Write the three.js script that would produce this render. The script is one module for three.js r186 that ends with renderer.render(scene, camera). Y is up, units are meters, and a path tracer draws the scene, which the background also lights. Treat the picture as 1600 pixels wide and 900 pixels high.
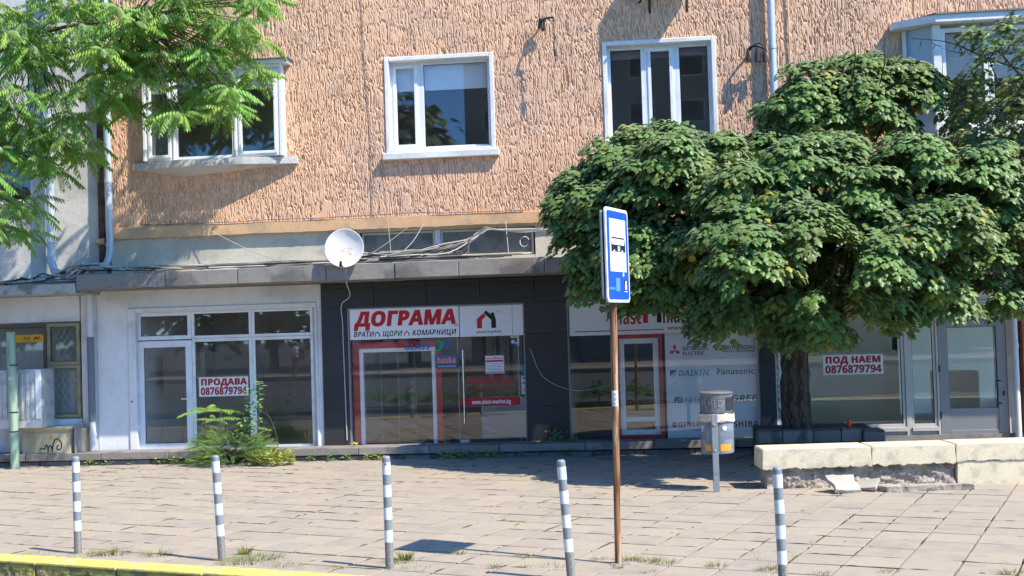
import * as THREE from 'three';
import { mergeGeometries, mergeVertices } from 'three/addons/utils/BufferGeometryUtils.js';
import { RoundedBoxGeometry } from 'three/addons/geometries/RoundedBoxGeometry.js';
import { ImprovedNoise } from 'three/addons/math/ImprovedNoise.js';
import { MarchingCubes } from 'three/addons/objects/MarchingCubes.js';
import { Sky } from 'three/addons/objects/Sky.js';

/* ---------- camera, sky, sun, exposure ---------- */
const V = (x, y, z) => new THREE.Vector3(x, y, z);
const scene = new THREE.Scene();
const FOCAL = 1950, ROLL = 0.031, PITCH = 0.031, TURN = -0.107, EYE = V(0, 2.15, 21);
const rgt0 = V(Math.cos(TURN), 0, Math.sin(TURN)), fw0 = V(Math.sin(TURN), 0, -Math.cos(TURN)), up0 = V(0, 1, 0);
const FWD = fw0.clone().multiplyScalar(Math.cos(PITCH)).addScaledVector(up0, Math.sin(PITCH));
const up1 = up0.clone().multiplyScalar(Math.cos(PITCH)).addScaledVector(fw0, -Math.sin(PITCH));
const EX = rgt0.clone().multiplyScalar(Math.cos(ROLL)).addScaledVector(up1, -Math.sin(ROLL));
const EY = rgt0.clone().multiplyScalar(Math.sin(ROLL)).addScaledVector(up1, Math.cos(ROLL));
const camera = new THREE.PerspectiveCamera(THREE.MathUtils.radToDeg(2 * Math.atan(450 / FOCAL)), 16 / 9, 0.1, 1500);
camera.position.copy(EYE);
camera.quaternion.setFromRotationMatrix(new THREE.Matrix4().makeBasis(EX, EY, FWD.clone().negate()));
camera.updateMatrixWorld();

const SUN = V(0.69, 1, 0.375).normalize();
const sky = new Sky();
sky.name = 'sky';
sky.scale.setScalar(1000);
sky.userData.kind = 'structure';
Object.assign(sky.material.uniforms.turbidity, { value: 3.2 });
Object.assign(sky.material.uniforms.rayleigh, { value: 0.8 });
Object.assign(sky.material.uniforms.mieCoefficient, { value: 0.004 });
sky.material.uniforms.sunPosition.value.copy(SUN);
if (sky.material.uniforms.cloudCoverage) sky.material.uniforms.cloudCoverage.value = 0;
scene.add(sky);
scene.environmentIntensity = 0.28;
const sun = new THREE.DirectionalLight(new THREE.Color(1, 0.91, 0.77), 5);
sun.position.copy(SUN).multiplyScalar(60);
sun.castShadow = true;
sun.shadow.mapSize.set(4096, 4096);
Object.assign(sun.shadow.camera, { left: -30, right: 30, top: 30, bottom: -30, near: 1, far: 160 });
scene.add(sun, sun.target);
const renderer = new THREE.WebGLRenderer({ antialias: true });
renderer.toneMapping = THREE.LinearToneMapping;
renderer.toneMappingExposure = 1.6;
renderer.shadowMap.enabled = true;

/* ---------- small tools ---------- */
function mulberry(a) { return () => { a = (a + 0x6d2b79f5) | 0; let t = Math.imul(a ^ (a >>> 15), 1 | a); t = (t + Math.imul(t ^ (t >>> 7), 61 | t)) ^ t; return ((t ^ (t >>> 14)) >>> 0) / 4294967296; }; }
const rnd = mulberry(20240611);
const rr = (a, b) => a + (b - a) * rnd();
const lerp = (a, b, t) => a + (b - a) * t, clamp = (x, a = 0, b = 1) => Math.min(b, Math.max(a, x));
const sstep = (a, b, x) => { const t = clamp((x - a) / (b - a)); return t * t * (3 - 2 * t); };
const perlin = new ImprovedNoise();
const N3 = (x, y, z = 0) => perlin.noise(x, y, z);

// photograph pixel -> point on a plane of the place (facade planes z = const, ground y = const)
const rayOf = (x, y) => FWD.clone().addScaledVector(EX, (x - 800) / FOCAL).addScaledVector(EY, -(y - 450) / FOCAL);
function P(x, y, z = 0) { const d = rayOf(x, y); return EYE.clone().addScaledVector(d, (z - EYE.z) / d.z); }
function G(x, y, h = 0) { const d = rayOf(x, y); return EYE.clone().addScaledVector(d, (h - EYE.y) / d.y); }
function rect(x0, y0, x1, y1, z = 0) {
  const xm = (x0 + x1) / 2, ym = (y0 + y1) / 2;
  return { x0: P(x0, ym, z).x, x1: P(x1, ym, z).x, y0: P(xm, y1, z).y, y1: P(xm, y0, z).y };
}

const taken = new Map();
function numbered(n) { const k = taken.get(n) ?? 0; taken.set(n, k + 1); return k ? `${n}_${String(k).padStart(3, '0')}` : n; }
function tag(o, label, category, group, kind) {
  o.userData = {};
  if (label) o.userData.label = label;
  if (category) o.userData.category = category;
  if (group) o.userData.group = group;
  if (kind) o.userData.kind = kind;
  return o;
}
function thing(name, label, category, group) { const o = new THREE.Group(); o.name = numbered(name); scene.add(o); return tag(o, label, category, group); }
function flat(g) { return g.index ? g.toNonIndexed() : g; }
function uvBox(g) {
  g = flat(g);
  const p = g.attributes.position, n = g.attributes.normal, uv = new Float32Array(p.count * 2);
  for (let i = 0; i < p.count; i++) {
    const a = Math.abs(n.getX(i)), b = Math.abs(n.getY(i)), c = Math.abs(n.getZ(i));
    uv[2 * i] = a > b && a > c ? p.getZ(i) : p.getX(i);
    uv[2 * i + 1] = b >= a && b >= c ? p.getZ(i) : p.getY(i);
  }
  g.setAttribute('uv', new THREE.BufferAttribute(uv, 2));
  return g;
}
function join(gs) {
  if (!Array.isArray(gs)) return gs;
  if (gs.length === 1) return gs[0];
  return mergeGeometries(gs.map((g) => { g = flat(g); for (const k of Object.keys(g.attributes)) if (!['position', 'normal', 'uv'].includes(k)) g.deleteAttribute(k); return g; }));
}
function mesh(name, geo, mat, parent) {
  const m = new THREE.Mesh(join(geo), mat);
  m.castShadow = m.receiveShadow = true;
  if (parent) { m.name = name; parent.add(m); } else { m.name = numbered(name); scene.add(m); }
  return m;
}
// moves a group's origin to the base of the thing
function settle(g, base) { g.children.forEach((c) => c.position.sub(base)); g.position.copy(base); return g; }
function box(x0, x1, y0, y1, z0, z1) { const g = new THREE.BoxGeometry(Math.abs(x1 - x0), Math.abs(y1 - y0), Math.abs(z1 - z0)); g.translate((x0 + x1) / 2, (y0 + y1) / 2, (z0 + z1) / 2); return uvBox(g); }
function rbox(x0, x1, y0, y1, z0, z1, r = 0.006) {
  const w = Math.abs(x1 - x0), h = Math.abs(y1 - y0), d = Math.abs(z1 - z0);
  const g = new RoundedBoxGeometry(w, h, d, 1, Math.min(r, w * 0.4, h * 0.4, d * 0.4)); g.translate((x0 + x1) / 2, (y0 + y1) / 2, (z0 + z1) / 2); return uvBox(g);
}
function rod(a, b, r0, r1 = r0, n = 10) {
  const d = b.clone().sub(a), g = new THREE.CylinderGeometry(r1, r0, d.length(), n, 1);
  g.applyQuaternion(new THREE.Quaternion().setFromUnitVectors(V(0, 1, 0), d.clone().normalize())); g.translate(...a.clone().add(b).multiplyScalar(0.5).toArray());
  return flat(g);
}
function tube(pts, r, seg = 24, n = 6) { return flat(new THREE.TubeGeometry(new THREE.CatmullRomCurve3(pts), seg, r, n)); }
function limb(pts, r0, r1, seg = 10, n = 8, knob = 0.08) {
  const c = new THREE.CatmullRomCurve3(pts), f = c.computeFrenetFrames(seg), pos = [], uv = [], idx = [];
  const len = c.getLength();
  for (let i = 0; i <= seg; i++) {
    const t = i / seg, q = c.getPoint(t), r = lerp(r0, r1, t);
    for (let j = 0; j <= n; j++) {
      const a = (j / n) * Math.PI * 2, k = r * (1 + knob * N3(q.x * 5 + Math.cos(a), q.y * 5, q.z * 5 + Math.sin(a)));
      const v = q.clone().addScaledVector(f.normals[i], Math.cos(a) * k).addScaledVector(f.binormals[i], Math.sin(a) * k);
      pos.push(v.x, v.y, v.z); uv.push((j / n) * r0 * 6, t * len);
      if (i < seg && j < n) { const o = i * (n + 1) + j; idx.push(o, o + n + 1, o + 1, o + 1, o + n + 1, o + n + 2); }
    }
  }
  const g = new THREE.BufferGeometry();
  g.setAttribute('position', new THREE.Float32BufferAttribute(pos, 3)); g.setAttribute('uv', new THREE.Float32BufferAttribute(uv, 2)); g.setIndex(idx); g.computeVertexNormals();
  return flat(g);
}
function prism(pts2, z0, z1, plane = 'xz') { // extrude an outline; plane xz: outline in plan, z0..z1 heights
  const s = new THREE.Shape(pts2.map(([a, b]) => new THREE.Vector2(a, b))), g = new THREE.ExtrudeGeometry(s, { depth: z1 - z0, bevelEnabled: false });
  if (plane === 'xz') { g.rotateX(Math.PI / 2); g.translate(0, z1, 0); } else g.translate(0, 0, z0);
  return uvBox(g);
}

/* ---------- computed surface textures (colour, grain, stains) ---------- */
function pnoise(seed) { // periodic value noise
  const tab = new Float32Array(4096), r = mulberry(seed);
  for (let i = 0; i < 4096; i++) tab[i] = r();
  return (x, y, p) => {
    const xi = Math.floor(x), yi = Math.floor(y), fx = x - xi, fy = y - yi, sx = fx * fx * (3 - 2 * fx), sy = fy * fy * (3 - 2 * fy);
    const w = (a, b) => tab[((((a % p) + p) % p) * 67 + (((b % p) + p) % p) * 131) & 4095];
    return lerp(lerp(w(xi, yi), w(xi + 1, yi), sx), lerp(w(xi, yi + 1), w(xi + 1, yi + 1), sx), sy);
  };
}
function fbm(seed) { const n = pnoise(seed); return (u, v, p, oct = 4) => { let s = 0, a = 0.5, t = 0; for (let i = 0; i < oct; i++) { s += a * n(u * p, v * p, p); t += a; a *= 0.5; p *= 2; } return s / t; }; }
const toS = (c) => (c <= 0.0031308 ? c * 12.92 : 1.055 * Math.pow(c, 1 / 2.4) - 0.055);
function dtex(size, metres, fn, data = false, h = size) {
  const d = new Uint8Array(size * h * 4);
  for (let y = 0; y < h; y++) for (let x = 0; x < size; x++) {
    const c = fn(x / size, y / h), o = (y * size + x) * 4;
    for (let k = 0; k < 3; k++) d[o + k] = Math.round(255 * clamp(data ? c : toS(clamp(c[k]))));
    d[o + 3] = 255;
  }
  const t = new THREE.DataTexture(d, size, h);
  t.wrapS = t.wrapT = THREE.RepeatWrapping; t.magFilter = THREE.LinearFilter; t.minFilter = THREE.LinearMipmapLinearFilter; t.generateMipmaps = true;
  if (!data) t.colorSpace = THREE.SRGBColorSpace;
  t.repeat.set(1 / metres, 1 / (metres * h / size)); t.needsUpdate = true;
  return t;
}
const mix3 = (a, b, t) => [lerp(a[0], b[0], t), lerp(a[1], b[1], t), lerp(a[2], b[2], t)];
const sc3 = (a, k) => [a[0] * k, a[1] * k, a[2] * k];
const fA = fbm(11), fB = fbm(23), fC = fbm(37), fD = fbm(51);
const grain = dtex(512, 0.7, (u, v) => clamp(0.5 * fA(u, v, 64, 3) + 0.5 * fB(u, v, 8, 4)), true);
const coarse = dtex(512, 1.1, (u, v) => clamp(sstep(0.3, 0.7, fC(u, v, 10, 5))), true);
function std(color, o = {}) { const m = new THREE.MeshStandardMaterial({ roughness: 0.85, ...o }); if (Array.isArray(color)) m.color.setRGB(...color); else if (color !== undefined) m.color.set(color); return m; }
function phys(color, o = {}) { const m = new THREE.MeshPhysicalMaterial({ roughness: 0.5, ...o }); if (Array.isArray(color)) m.color.setRGB(...color); return m; }

const stain = (base, dark, amt, seed, metres, speck = 0.08, size = 320) => {
  const a = fbm(seed), b = fbm(seed + 7), c = fbm(seed + 13);
  return dtex(size, metres, (u, v) => {
    const k = sstep(0.48, 0.72, a(u, v, 5, 6)) * amt + 0.35 * amt * sstep(0.5, 0.8, b(u, v, 22, 4));
    return sc3(mix3(base, dark, clamp(k)), 1 + speck * (c(u, v, 128, 2) - 0.5) * 2 + 0.14 * (b(u, v, 3, 3) - 0.5));
  });
};
const M = {};
M.orange = std(undefined, { map: (() => { const a = fbm(5), b = fbm(6), c = fbm(8); return dtex(1024, 4.6, (u, v) => sc3(mix3([0.80, 0.49, 0.31], [0.68, 0.44, 0.31], sstep(0.42, 0.7, a(u, v, 4, 6))), 0.95 + 0.2 * (b(u, v, 60, 3) - 0.4) + 0.12 * (c(u, v, 9, 3) - 0.5))); })(), roughness: 0.95, bumpMap: grain, bumpScale: 0.003 });
M.fascia = std(undefined, { map: stain([0.68, 0.42, 0.22], [0.42, 0.30, 0.20], 0.7, 61, 2.1, 0.1), roughness: 0.95, bumpMap: grain, bumpScale: 0.005 });
M.greystrip = std(undefined, { map: stain([0.63, 0.575, 0.45], [0.42, 0.40, 0.34], 0.7, 71, 2.6), bumpMap: grain, bumpScale: 0.006 });
M.neighbour = std(undefined, { map: stain([0.60, 0.58, 0.54], [0.42, 0.42, 0.42], 0.7, 81, 3.1), bumpMap: grain, bumpScale: 0.008 });
M.white = std(undefined, { map: stain([0.74, 0.74, 0.74], [0.50, 0.48, 0.45], 0.55, 91, 2.9, 0.05), roughness: 0.9, bumpMap: grain, bumpScale: 0.004 });
M.concrete = std(undefined, { map: stain([0.25, 0.23, 0.205], [0.12, 0.115, 0.105], 0.85, 101, 1.9, 0.14), bumpMap: coarse, bumpScale: 0.0015 });
M.slabDark = std(undefined, { map: stain([0.22, 0.205, 0.185], [0.08, 0.078, 0.075], 0.9, 103, 1.3, 0.14), bumpMap: coarse, bumpScale: 0.002 });
M.slabPale = std(undefined, { map: stain([0.38, 0.39, 0.37], [0.16, 0.18, 0.16], 0.9, 107, 1.4, 0.14), bumpMap: coarse, bumpScale: 0.002 });
M.ledge = [0, 1, 2].map((i) => std(undefined, { map: stain(sc3([0.245, 0.215, 0.195], 1 + 0.12 * (i - 1)), [0.11, 0.105, 0.10], 0.7, 111 + i, 1.2, 0.12), bumpMap: coarse, bumpScale: 0.002 }));
M.stoneDark = [0, 1].map((i) => std(undefined, { map: stain(sc3([0.16, 0.15, 0.145], 1 + 0.2 * i), [0.07, 0.07, 0.07], 0.9, 117 + i, 1.0, 0.14), bumpMap: coarse, bumpScale: 0.008 }));
M.pave = [0, 1, 2, 3].map((i) => {
  const a = fbm(120 + i), b = fbm(130 + i), c = fbm(140 + i), tone = [1, 0.965, 1.035, 0.985][i], base = [[0.34, 0.284, 0.22], [0.333, 0.285, 0.227], [0.342, 0.285, 0.218], [0.333, 0.28, 0.221]][i];
  return std(undefined, { map: dtex(512, 1.4, (u, v) => sc3(mix3(base, [0.265, 0.228, 0.188], 0.55 * sstep(0.55, 0.75, a(u, v, 7, 5))), tone * (1 + 0.2 * (b(u, v, 150, 2) - 0.5) + 0.1 * (c(u, v, 14, 3) - 0.5)))), roughness: 0.92, bumpMap: grain, bumpScale: 0.003 });
});
M.dirt = std(undefined, { map: stain([0.06, 0.05, 0.035], [0.04, 0.045, 0.02], 0.9, 151, 0.9, 0.3), roughness: 1, bumpMap: coarse, bumpScale: 0.01 });
M.asphalt = std(undefined, { map: stain([0.085, 0.085, 0.09], [0.06, 0.06, 0.06], 0.7, 161, 3.3, 0.25), roughness: 0.9, bumpMap: grain, bumpScale: 0.004 });
M.yellowKerb = std(undefined, { map: stain([0.66, 0.51, 0.10], [0.40, 0.355, 0.22], 0.95, 171, 0.8, 0.16), roughness: 0.8, bumpMap: coarse, bumpScale: 0.004 });
M.kerbFace = std(undefined, { map: stain([0.62, 0.48, 0.10], [0.22, 0.19, 0.10], 0.8, 173, 0.5, 0.25), roughness: 0.9, bumpMap: coarse, bumpScale: 0.012 });
M.lime = [0, 1].map((i) => std(undefined, { map: stain([0.66, 0.575, 0.405], [0.32, 0.295, 0.23], 0.4, 181 + i * 4, 0.6, 0.2), roughness: 0.95, bumpMap: grain, bumpScale: 0.004 }));
M.rubble = std(undefined, { map: stain([0.37, 0.315, 0.26], [0.2, 0.17, 0.14], 1, 191, 0.7, 0.25), roughness: 1, bumpMap: coarse, bumpScale: 0.012 });
M.granite = [0, 1].map((i) => std(undefined, { map: stain(sc3([0.022, 0.023, 0.027], 1 + 0.35 * i), [0.03, 0.03, 0.033], 0.6, 201 + i, 0.8, 0.4), roughness: 0.5 }));
M.pvc = std(undefined, { map: stain([0.79, 0.80, 0.80], [0.58, 0.57, 0.54], 0.35, 401, 0.7, 0.03), roughness: 0.42 });
M.pvcCool = std(undefined, { map: stain([0.74, 0.77, 0.81], [0.56, 0.57, 0.58], 0.35, 403, 0.8, 0.03), roughness: 0.42 });
M.alu = std([0.26, 0.26, 0.27], { roughness: 0.45, metalness: 0.3 });
M.aluPale = std([0.52, 0.51, 0.48], { roughness: 0.5, metalness: 0.1 });
M.chrome = std([0.7, 0.7, 0.7], { roughness: 0.18, metalness: 1 });
M.black = std([0.018, 0.018, 0.02], { roughness: 0.5 });
M.rubber = std([0.03, 0.03, 0.03], { roughness: 0.8 });
M.glass = phys([1, 1, 1], { transmission: 1, thickness: 0, roughness: 0.015, ior: 1.95 });
M.glassDull = phys([0.86, 0.9, 0.9], { transmission: 1, thickness: 0, roughness: 0.02, ior: 1.75 });
M.red = std([0.42, 0.022, 0.028], { roughness: 0.45 });
M.roomDark = std([0.6, 0.585, 0.55]);
M.roomMid = std([0.55, 0.54, 0.51]);
M.roomPale = std([0.78, 0.73, 0.58], { roughness: 0.9 });
M.roomWhite = std([0.80, 0.80, 0.78], { roughness: 0.9 });
M.blind = std([0.62, 0.68, 0.72], { roughness: 0.9 });
M.zinc = std(undefined, { map: stain([0.50, 0.565, 0.63], [0.36, 0.40, 0.45], 0.6, 211, 0.9, 0.06), roughness: 0.5, metalness: 0.25 });
M.whitePipe = std(undefined, { map: stain([0.66, 0.67, 0.68], [0.45, 0.45, 0.45], 0.6, 213, 0.8), roughness: 0.6 });
M.greyPipe = std([0.16, 0.17, 0.20], { roughness: 0.6 });
M.brownBoard = std(undefined, { map: stain([0.15, 0.085, 0.05], [0.07, 0.045, 0.03], 1, 217, 0.6, 0.2) });
M.rust = std(undefined, { map: (() => { const a = fbm(221), b = fbm(222), c = fbm(223); return dtex(512, 0.5, (u, v) => { const k = a(u, v, 6, 5); let q = mix3([0.12, 0.045, 0.02], [0.31, 0.145, 0.06], sstep(0.35, 0.6, k)); q = mix3(q, [0.46, 0.36, 0.25], 0.9 * sstep(0.6, 0.68, b(u, v, 5, 5))); return sc3(q, 0.85 + 0.3 * c(u, v, 90, 2)); }, false, 512); })(), roughness: 0.85, bumpMap: coarse, bumpScale: 0.003 });
M.steel = std(undefined, { map: stain([0.25, 0.28, 0.305], [0.15, 0.16, 0.165], 0.8, 231, 0.3, 0.14), roughness: 0.55, metalness: 0.15, bumpMap: grain, bumpScale: 0.001 });
M.band = std(undefined, { map: stain([0.76, 0.79, 0.82], [0.45, 0.45, 0.43], 0.6, 233, 0.35, 0.1), roughness: 0.45 });
M.postFoot = std(undefined, { map: stain([0.24, 0.25, 0.25], [0.15, 0.13, 0.10], 0.9, 235, 0.2, 0.25), roughness: 0.75 });
M.bark = std(undefined, { map: (() => { const a = fbm(241), b = fbm(242); return dtex(512, 0.5, (u, v) => sc3(mix3([0.085, 0.065, 0.05], [0.03, 0.024, 0.02], sstep(0.4, 0.62, a(u * 3 % 1, v, 6, 5))), 0.8 + 0.4 * b(u, v, 40, 3))); })(), roughness: 1, bumpMap: grain, bumpScale: 0.012 });
M.twig = std([0.10, 0.075, 0.055], { roughness: 1 });
function print(w, h, draw, o = {}) {
  const c = document.createElement('canvas'); c.width = w; c.height = h;
  const x = c.getContext('2d'); draw(x, w, h);
  const t = new THREE.CanvasTexture(c); t.colorSpace = THREE.SRGBColorSpace; t.magFilter = THREE.LinearFilter; t.anisotropy = 8;
  return new THREE.MeshStandardMaterial({ map: t, roughness: 0.6, ...o });
}
// text fitted into a box; slant in radians of shear
function put(x, s, px, py, w, h, col, { slant = 0, weight = 'bold', font = 'sans-serif', stretch = true, heavy = 0 } = {}) {
  x.save(); x.fillStyle = col; x.textBaseline = 'alphabetic'; x.textAlign = 'left';
  const fs = h / 0.72; x.font = `${weight} ${fs}px ${font}`;
  const mw = x.measureText(s).width;
  x.transform(1, 0, -slant, 1, px, py + h);
  if (stretch) x.scale(w / mw, 1);
  if (heavy) { x.strokeStyle = col; x.lineWidth = heavy; x.lineJoin = 'round'; x.strokeText(s, 0, 0); }
  x.fillText(s, 0, 0); x.restore();
}
function houseMark(x, px, py, s, both = true) { // the two-tone roof mark of the shop signs
  x.save(); x.translate(px, py); x.scale(s, s);
  x.fillStyle = '#c5161d'; x.beginPath(); x.moveTo(0, 100); x.lineTo(0, 45); x.lineTo(38, 12); x.lineTo(54, 28); x.lineTo(30, 52); x.lineTo(30, 100); x.closePath(); x.fill();
  if (both) { x.fillStyle = '#131313'; x.beginPath(); x.moveTo(40, 10); x.lineTo(54, -6); x.lineTo(84, 20); x.lineTo(84, 8); x.lineTo(100, 8); x.lineTo(112, 50); x.lineTo(112, 100); x.lineTo(84, 100); x.lineTo(84, 50); x.closePath(); x.fill(); }
  x.restore();
}
function card(name, r, z, mat, parent) { const g = new THREE.PlaneGeometry(r.x1 - r.x0, r.y1 - r.y0); g.translate((r.x0 + r.x1) / 2, (r.y0 + r.y1) / 2, z); return mesh(name, g, mat, parent); }

/* ---------- ground: road, pavement with slabs, kerb ---------- */
{
  const g = new THREE.PlaneGeometry(600, 600); g.rotateX(-Math.PI / 2); g.translate(0, -0.2, 0);
  const road = mesh('road', uvBox(g), M.asphalt); tag(road, 'grey asphalt road beyond the yellow kerb', null, null, 'structure');
}
const KA = (() => { const a = G(0, 866), b = G(520, 898.5); return { o: a, d: b.clone().sub(a).normalize() }; })(); // back edge of the kerb
const kerbDist = (x, z) => (x - KA.o.x) * -KA.d.z + (z - KA.o.z) * KA.d.x; // > 0 on the road side
const kerbAt = (s, off = 0) => KA.o.clone().addScaledVector(KA.d, s).add(V(-KA.d.z * off, 0, KA.d.x * off));
const LEDGE_Z = 0.45, LEDGE_Y = 0.215;
const pavement = thing('pavement', 'pavement of square beige concrete slabs with weedy joints', null);
pavement.userData.kind = 'structure';
{
  const a = kerbAt(-20, 0.02), b = kerbAt(26, 0.02);
  mesh('bedding', prism([[a.x, a.z], [b.x, b.z], [b.x, -0.3], [a.x, -0.3]], -0.2, -0.03), M.dirt, pavement);
  // slabs
  const T = 0.469, an = THREE.MathUtils.degToRad(20.5), U = [Math.cos(an), Math.sin(an)], W = [Math.sin(an), -Math.cos(an)], O = G(1417.5, 872.5);
  const slab = (i) => { // chamfered top, slightly uneven corners
    const r = mulberry(900 + i), h = (T - 0.016) / 2, c = 0.0025 + 0.002 * r(), pos = [], cor = [[-1, -1], [1, -1], [1, 1], [-1, 1]].map(([x, z]) => ({ x: x * (h - 0.004 * r()), z: z * (h - 0.004 * r()), y: 0.004 * (r() - 0.5) }));
    const top = cor.map((q) => V(q.x * (1 - c / h), q.y, q.z * (1 - c / h))), mid = cor.map((q) => V(q.x, q.y - c * 0.8, q.z)), low = cor.map((q) => V(q.x, -0.04, q.z));
    const quad = (a, b, cc, d) => pos.push(...a.toArray(), ...cc.toArray(), ...b.toArray(), ...a.toArray(), ...d.toArray(), ...cc.toArray());
    quad(top[0], top[1], top[2], top[3]);
    for (let k = 0; k < 4; k++) { const n = (k + 1) % 4; quad(mid[k], mid[n], top[n], top[k]); quad(low[k], low[n], mid[n], mid[k]); }
    const g = new THREE.BufferGeometry(); g.setAttribute('position', new THREE.Float32BufferAttribute(pos, 3)); g.computeVertexNormals();
    const n = g.attributes.normal; if (n.getY(0) < 0) { for (let k = 0; k < pos.length; k += 9) for (let m = 0; m < 3; m++) { const t = pos[k + 3 + m]; pos[k + 3 + m] = pos[k + 6 + m]; pos[k + 6 + m] = t; } g.setAttribute('position', new THREE.Float32BufferAttribute(pos, 3)); g.computeVertexNormals(); }
    const p = g.attributes.position, uv = new Float32Array(p.count * 2), ox = r() * 3, oz = r() * 3;
    for (let k = 0; k < p.count; k++) { uv[2 * k] = p.getX(k) + ox; uv[2 * k + 1] = p.getZ(k) + oz; }
    g.setAttribute('uv', new THREE.BufferAttribute(uv, 2));
    return g;
  };
  const kinds = Array.from({ length: 10 }, (_, i) => slab(i)), list = [];
  for (let i = -50; i < 32; i++) for (let j = -16; j < 44; j++) {
    const x = O.x + (i + 0.5) * T * U[0] + (j + 0.5) * T * W[0], z = O.z + (i + 0.5) * T * U[1] + (j + 0.5) * T * W[1];
    if (x < -15 || x > 9.5 || z < LEDGE_Z - 0.2 || kerbDist(x, z) > 0.02) continue;
    if (x > 1.7 && z < 4.3) continue;
    const v = V(x, 0, z).sub(EYE), f = v.dot(FWD), sx = 800 + FOCAL * v.dot(EX) / f, sy = 450 - FOCAL * v.dot(EY) / f;
    list.push({ x, z, inView: sx > -40 && sx < 1640 && sy < 930, d: f });
  }
  list.sort((a, b) => (b.inView - a.inView) || a.d - b.d);
  const rest = [[], [], [], []];
  list.forEach((s, k) => {
    const kd = Math.floor(rnd() * 10), q = Math.floor(rnd() * 4), y = rr(-0.003, 0.003), rx = rr(-0.006, 0.006), rz = rr(-0.006, 0.006), turn = -an + (Math.floor(rnd() * 4) * Math.PI) / 2;
    if (k < 300) { const m = mesh(k ? 'paving_slab' : 'paving_slab', kinds[kd], M.pave[q], pavement); m.position.set(s.x, y, s.z); m.rotation.set(rx, turn, rz); }
    else { const g = kinds[kd].clone(); g.applyMatrix4(new THREE.Matrix4().compose(V(s.x, y, s.z), new THREE.Quaternion().setFromEuler(new THREE.Euler(rx, turn, rz)), V(1, 1, 1))); rest[q].push(g); }
  });
  rest.forEach((gs, q) => { if (gs.length) { const m = mesh('paving_slabs', gs, M.pave[q], pavement); m.userData.kind = 'stuff'; } });
}
{
  const kerb = thing('kerb', 'kerb of worn stones painted yellow along the road edge', null); kerb.userData.kind = 'structure';
  const ang = -Math.atan2(KA.d.z, KA.d.x);
  const s0 = (() => { const q = G(212, 880); return q.clone().sub(KA.o).dot(KA.d); })();
  for (let k = -10; k < 14; k++) {
    const L = 0.985, c = kerbAt(s0 + k + 0.5, 0.15), dy = rr(-0.004, 0.004);
    const m = mesh('kerb_stone', uvBox(new RoundedBoxGeometry(L, 0.034, 0.3, 2, 0.013).translate(rr(0, 9) * 0, -0.002, 0)), M.yellowKerb, kerb); m.position.set(c.x, dy, c.z); m.rotation.y = ang;
    const b = mesh('kerb_stone_face', uvBox(new RoundedBoxGeometry(L, 0.2, 0.285, 1, 0.012).translate(0, -0.1, 0)), M.kerbFace, kerb); b.position.set(c.x, dy - 0.012, c.z); b.rotation.y = ang;
    const uv = m.geometry.attributes.uv, ub = b.geometry.attributes.uv, o = rr(0, 5);
    for (let i = 0; i < uv.count; i++) uv.setX(i, uv.getX(i) + o); for (let i = 0; i < ub.count; i++) ub.setX(i, ub.getX(i) + o);
  }
}
{ // long low step in front of the shops
  const st = thing('stone_step', 'long low stone step running along the foot of the shopfronts', 'step');
  let x = -15, k = 0;
  while (x < 1.9) { const w = Math.min(rr(0.95, 1.5), 1.95 - x), o = rr(-0.008, 0.008), z = LEDGE_Z + 0.04 + o; mesh('coping_stone', rbox(x + 0.004, x + w - 0.004, LEDGE_Y - 0.125, LEDGE_Y + rr(-0.004, 0.004), 0.02, z, 0.012), M.ledge[k++ % 3], st); x += w; }
  x = -15;
  while (x < 1.9) { const w = Math.min(rr(0.4, 0.9), 1.95 - x); mesh('base_stone', rbox(x + 0.006, x + w - 0.006, -0.05, LEDGE_Y - 0.135 - rr(0, 0.012), 0.05, LEDGE_Z - 0.005 + rr(-0.02, 0.02), 0.012), M.stoneDark[k++ % 2], st); x += w; }
  mesh('floor_behind', box(-15, 9, 0.0, LEDGE_Y - 0.03, -4.5, 0.045), M.concrete, st);
}

/* ---------- buildings ---------- */
function bars(r, z0, z1, fw, round = 0.006) {
  return [rbox(r.x0, r.x0 + fw, r.y0, r.y1, z0, z1, round), rbox(r.x1 - fw, r.x1, r.y0, r.y1, z0, z1, round), rbox(r.x0 + fw, r.x1 - fw, r.y1 - fw, r.y1, z0, z1, round), rbox(r.x0 + fw, r.x1 - fw, r.y0, r.y0 + fw, z0, z1, round)];
}
const inset = (r, a) => ({ x0: r.x0 + a, x1: r.x1 - a, y0: r.y0 + a, y1: r.y1 - a });
function sash(parent, name, r, z, fw, d, mat, glass = M.glass) {
  const f = mesh(name, bars(r, z, z + d, fw), mat, parent), q = inset(r, fw - 0.008);
  card('pane', q, z + d * 0.45, glass, f);
  mesh('seal', bars({ x0: r.x0 + fw - 0.001, x1: r.x1 - fw + 0.001, y0: r.y0 + fw - 0.001, y1: r.y1 - fw + 0.001 }, z + d * 0.5, z + d * 0.5 + 0.012, 0.009, 0.001), M.rubber, f);
  return f;
}
function room(parent, x0, x1, y0, y1, z0, z1, wall, floor, name = 'room') { // closed behind the glass: back z0, front open at z1
  const t = 0.1;
  return mesh(name, [box(x0 - t, x1 + t, y0 - t, y1 + t, z0 - t, z0), box(x0 - t, x0, y0, y1, z0, z1), box(x1, x1 + t, y0, y1, z0, z1), box(x0 - t, x1 + t, y1, y1 + t, z0, z1), box(x0 - t, x1 + t, y0 - t, y0, z0, z1)], wall, parent);
}
const house = thing('apartment_building', 'apartment building with rough peach render and white framed windows', 'building');
const HX0 = P(171, 250, 0.1).x, HX1 = 9.6, WZ = 0.1;
const W2 = { x0: -4.33, x1: -2.445, y0: 5.15, y1: 6.82 }, W3 = { x0: -0.6, x1: 1.285, y0: 5.15, y1: 6.885 };
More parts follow.
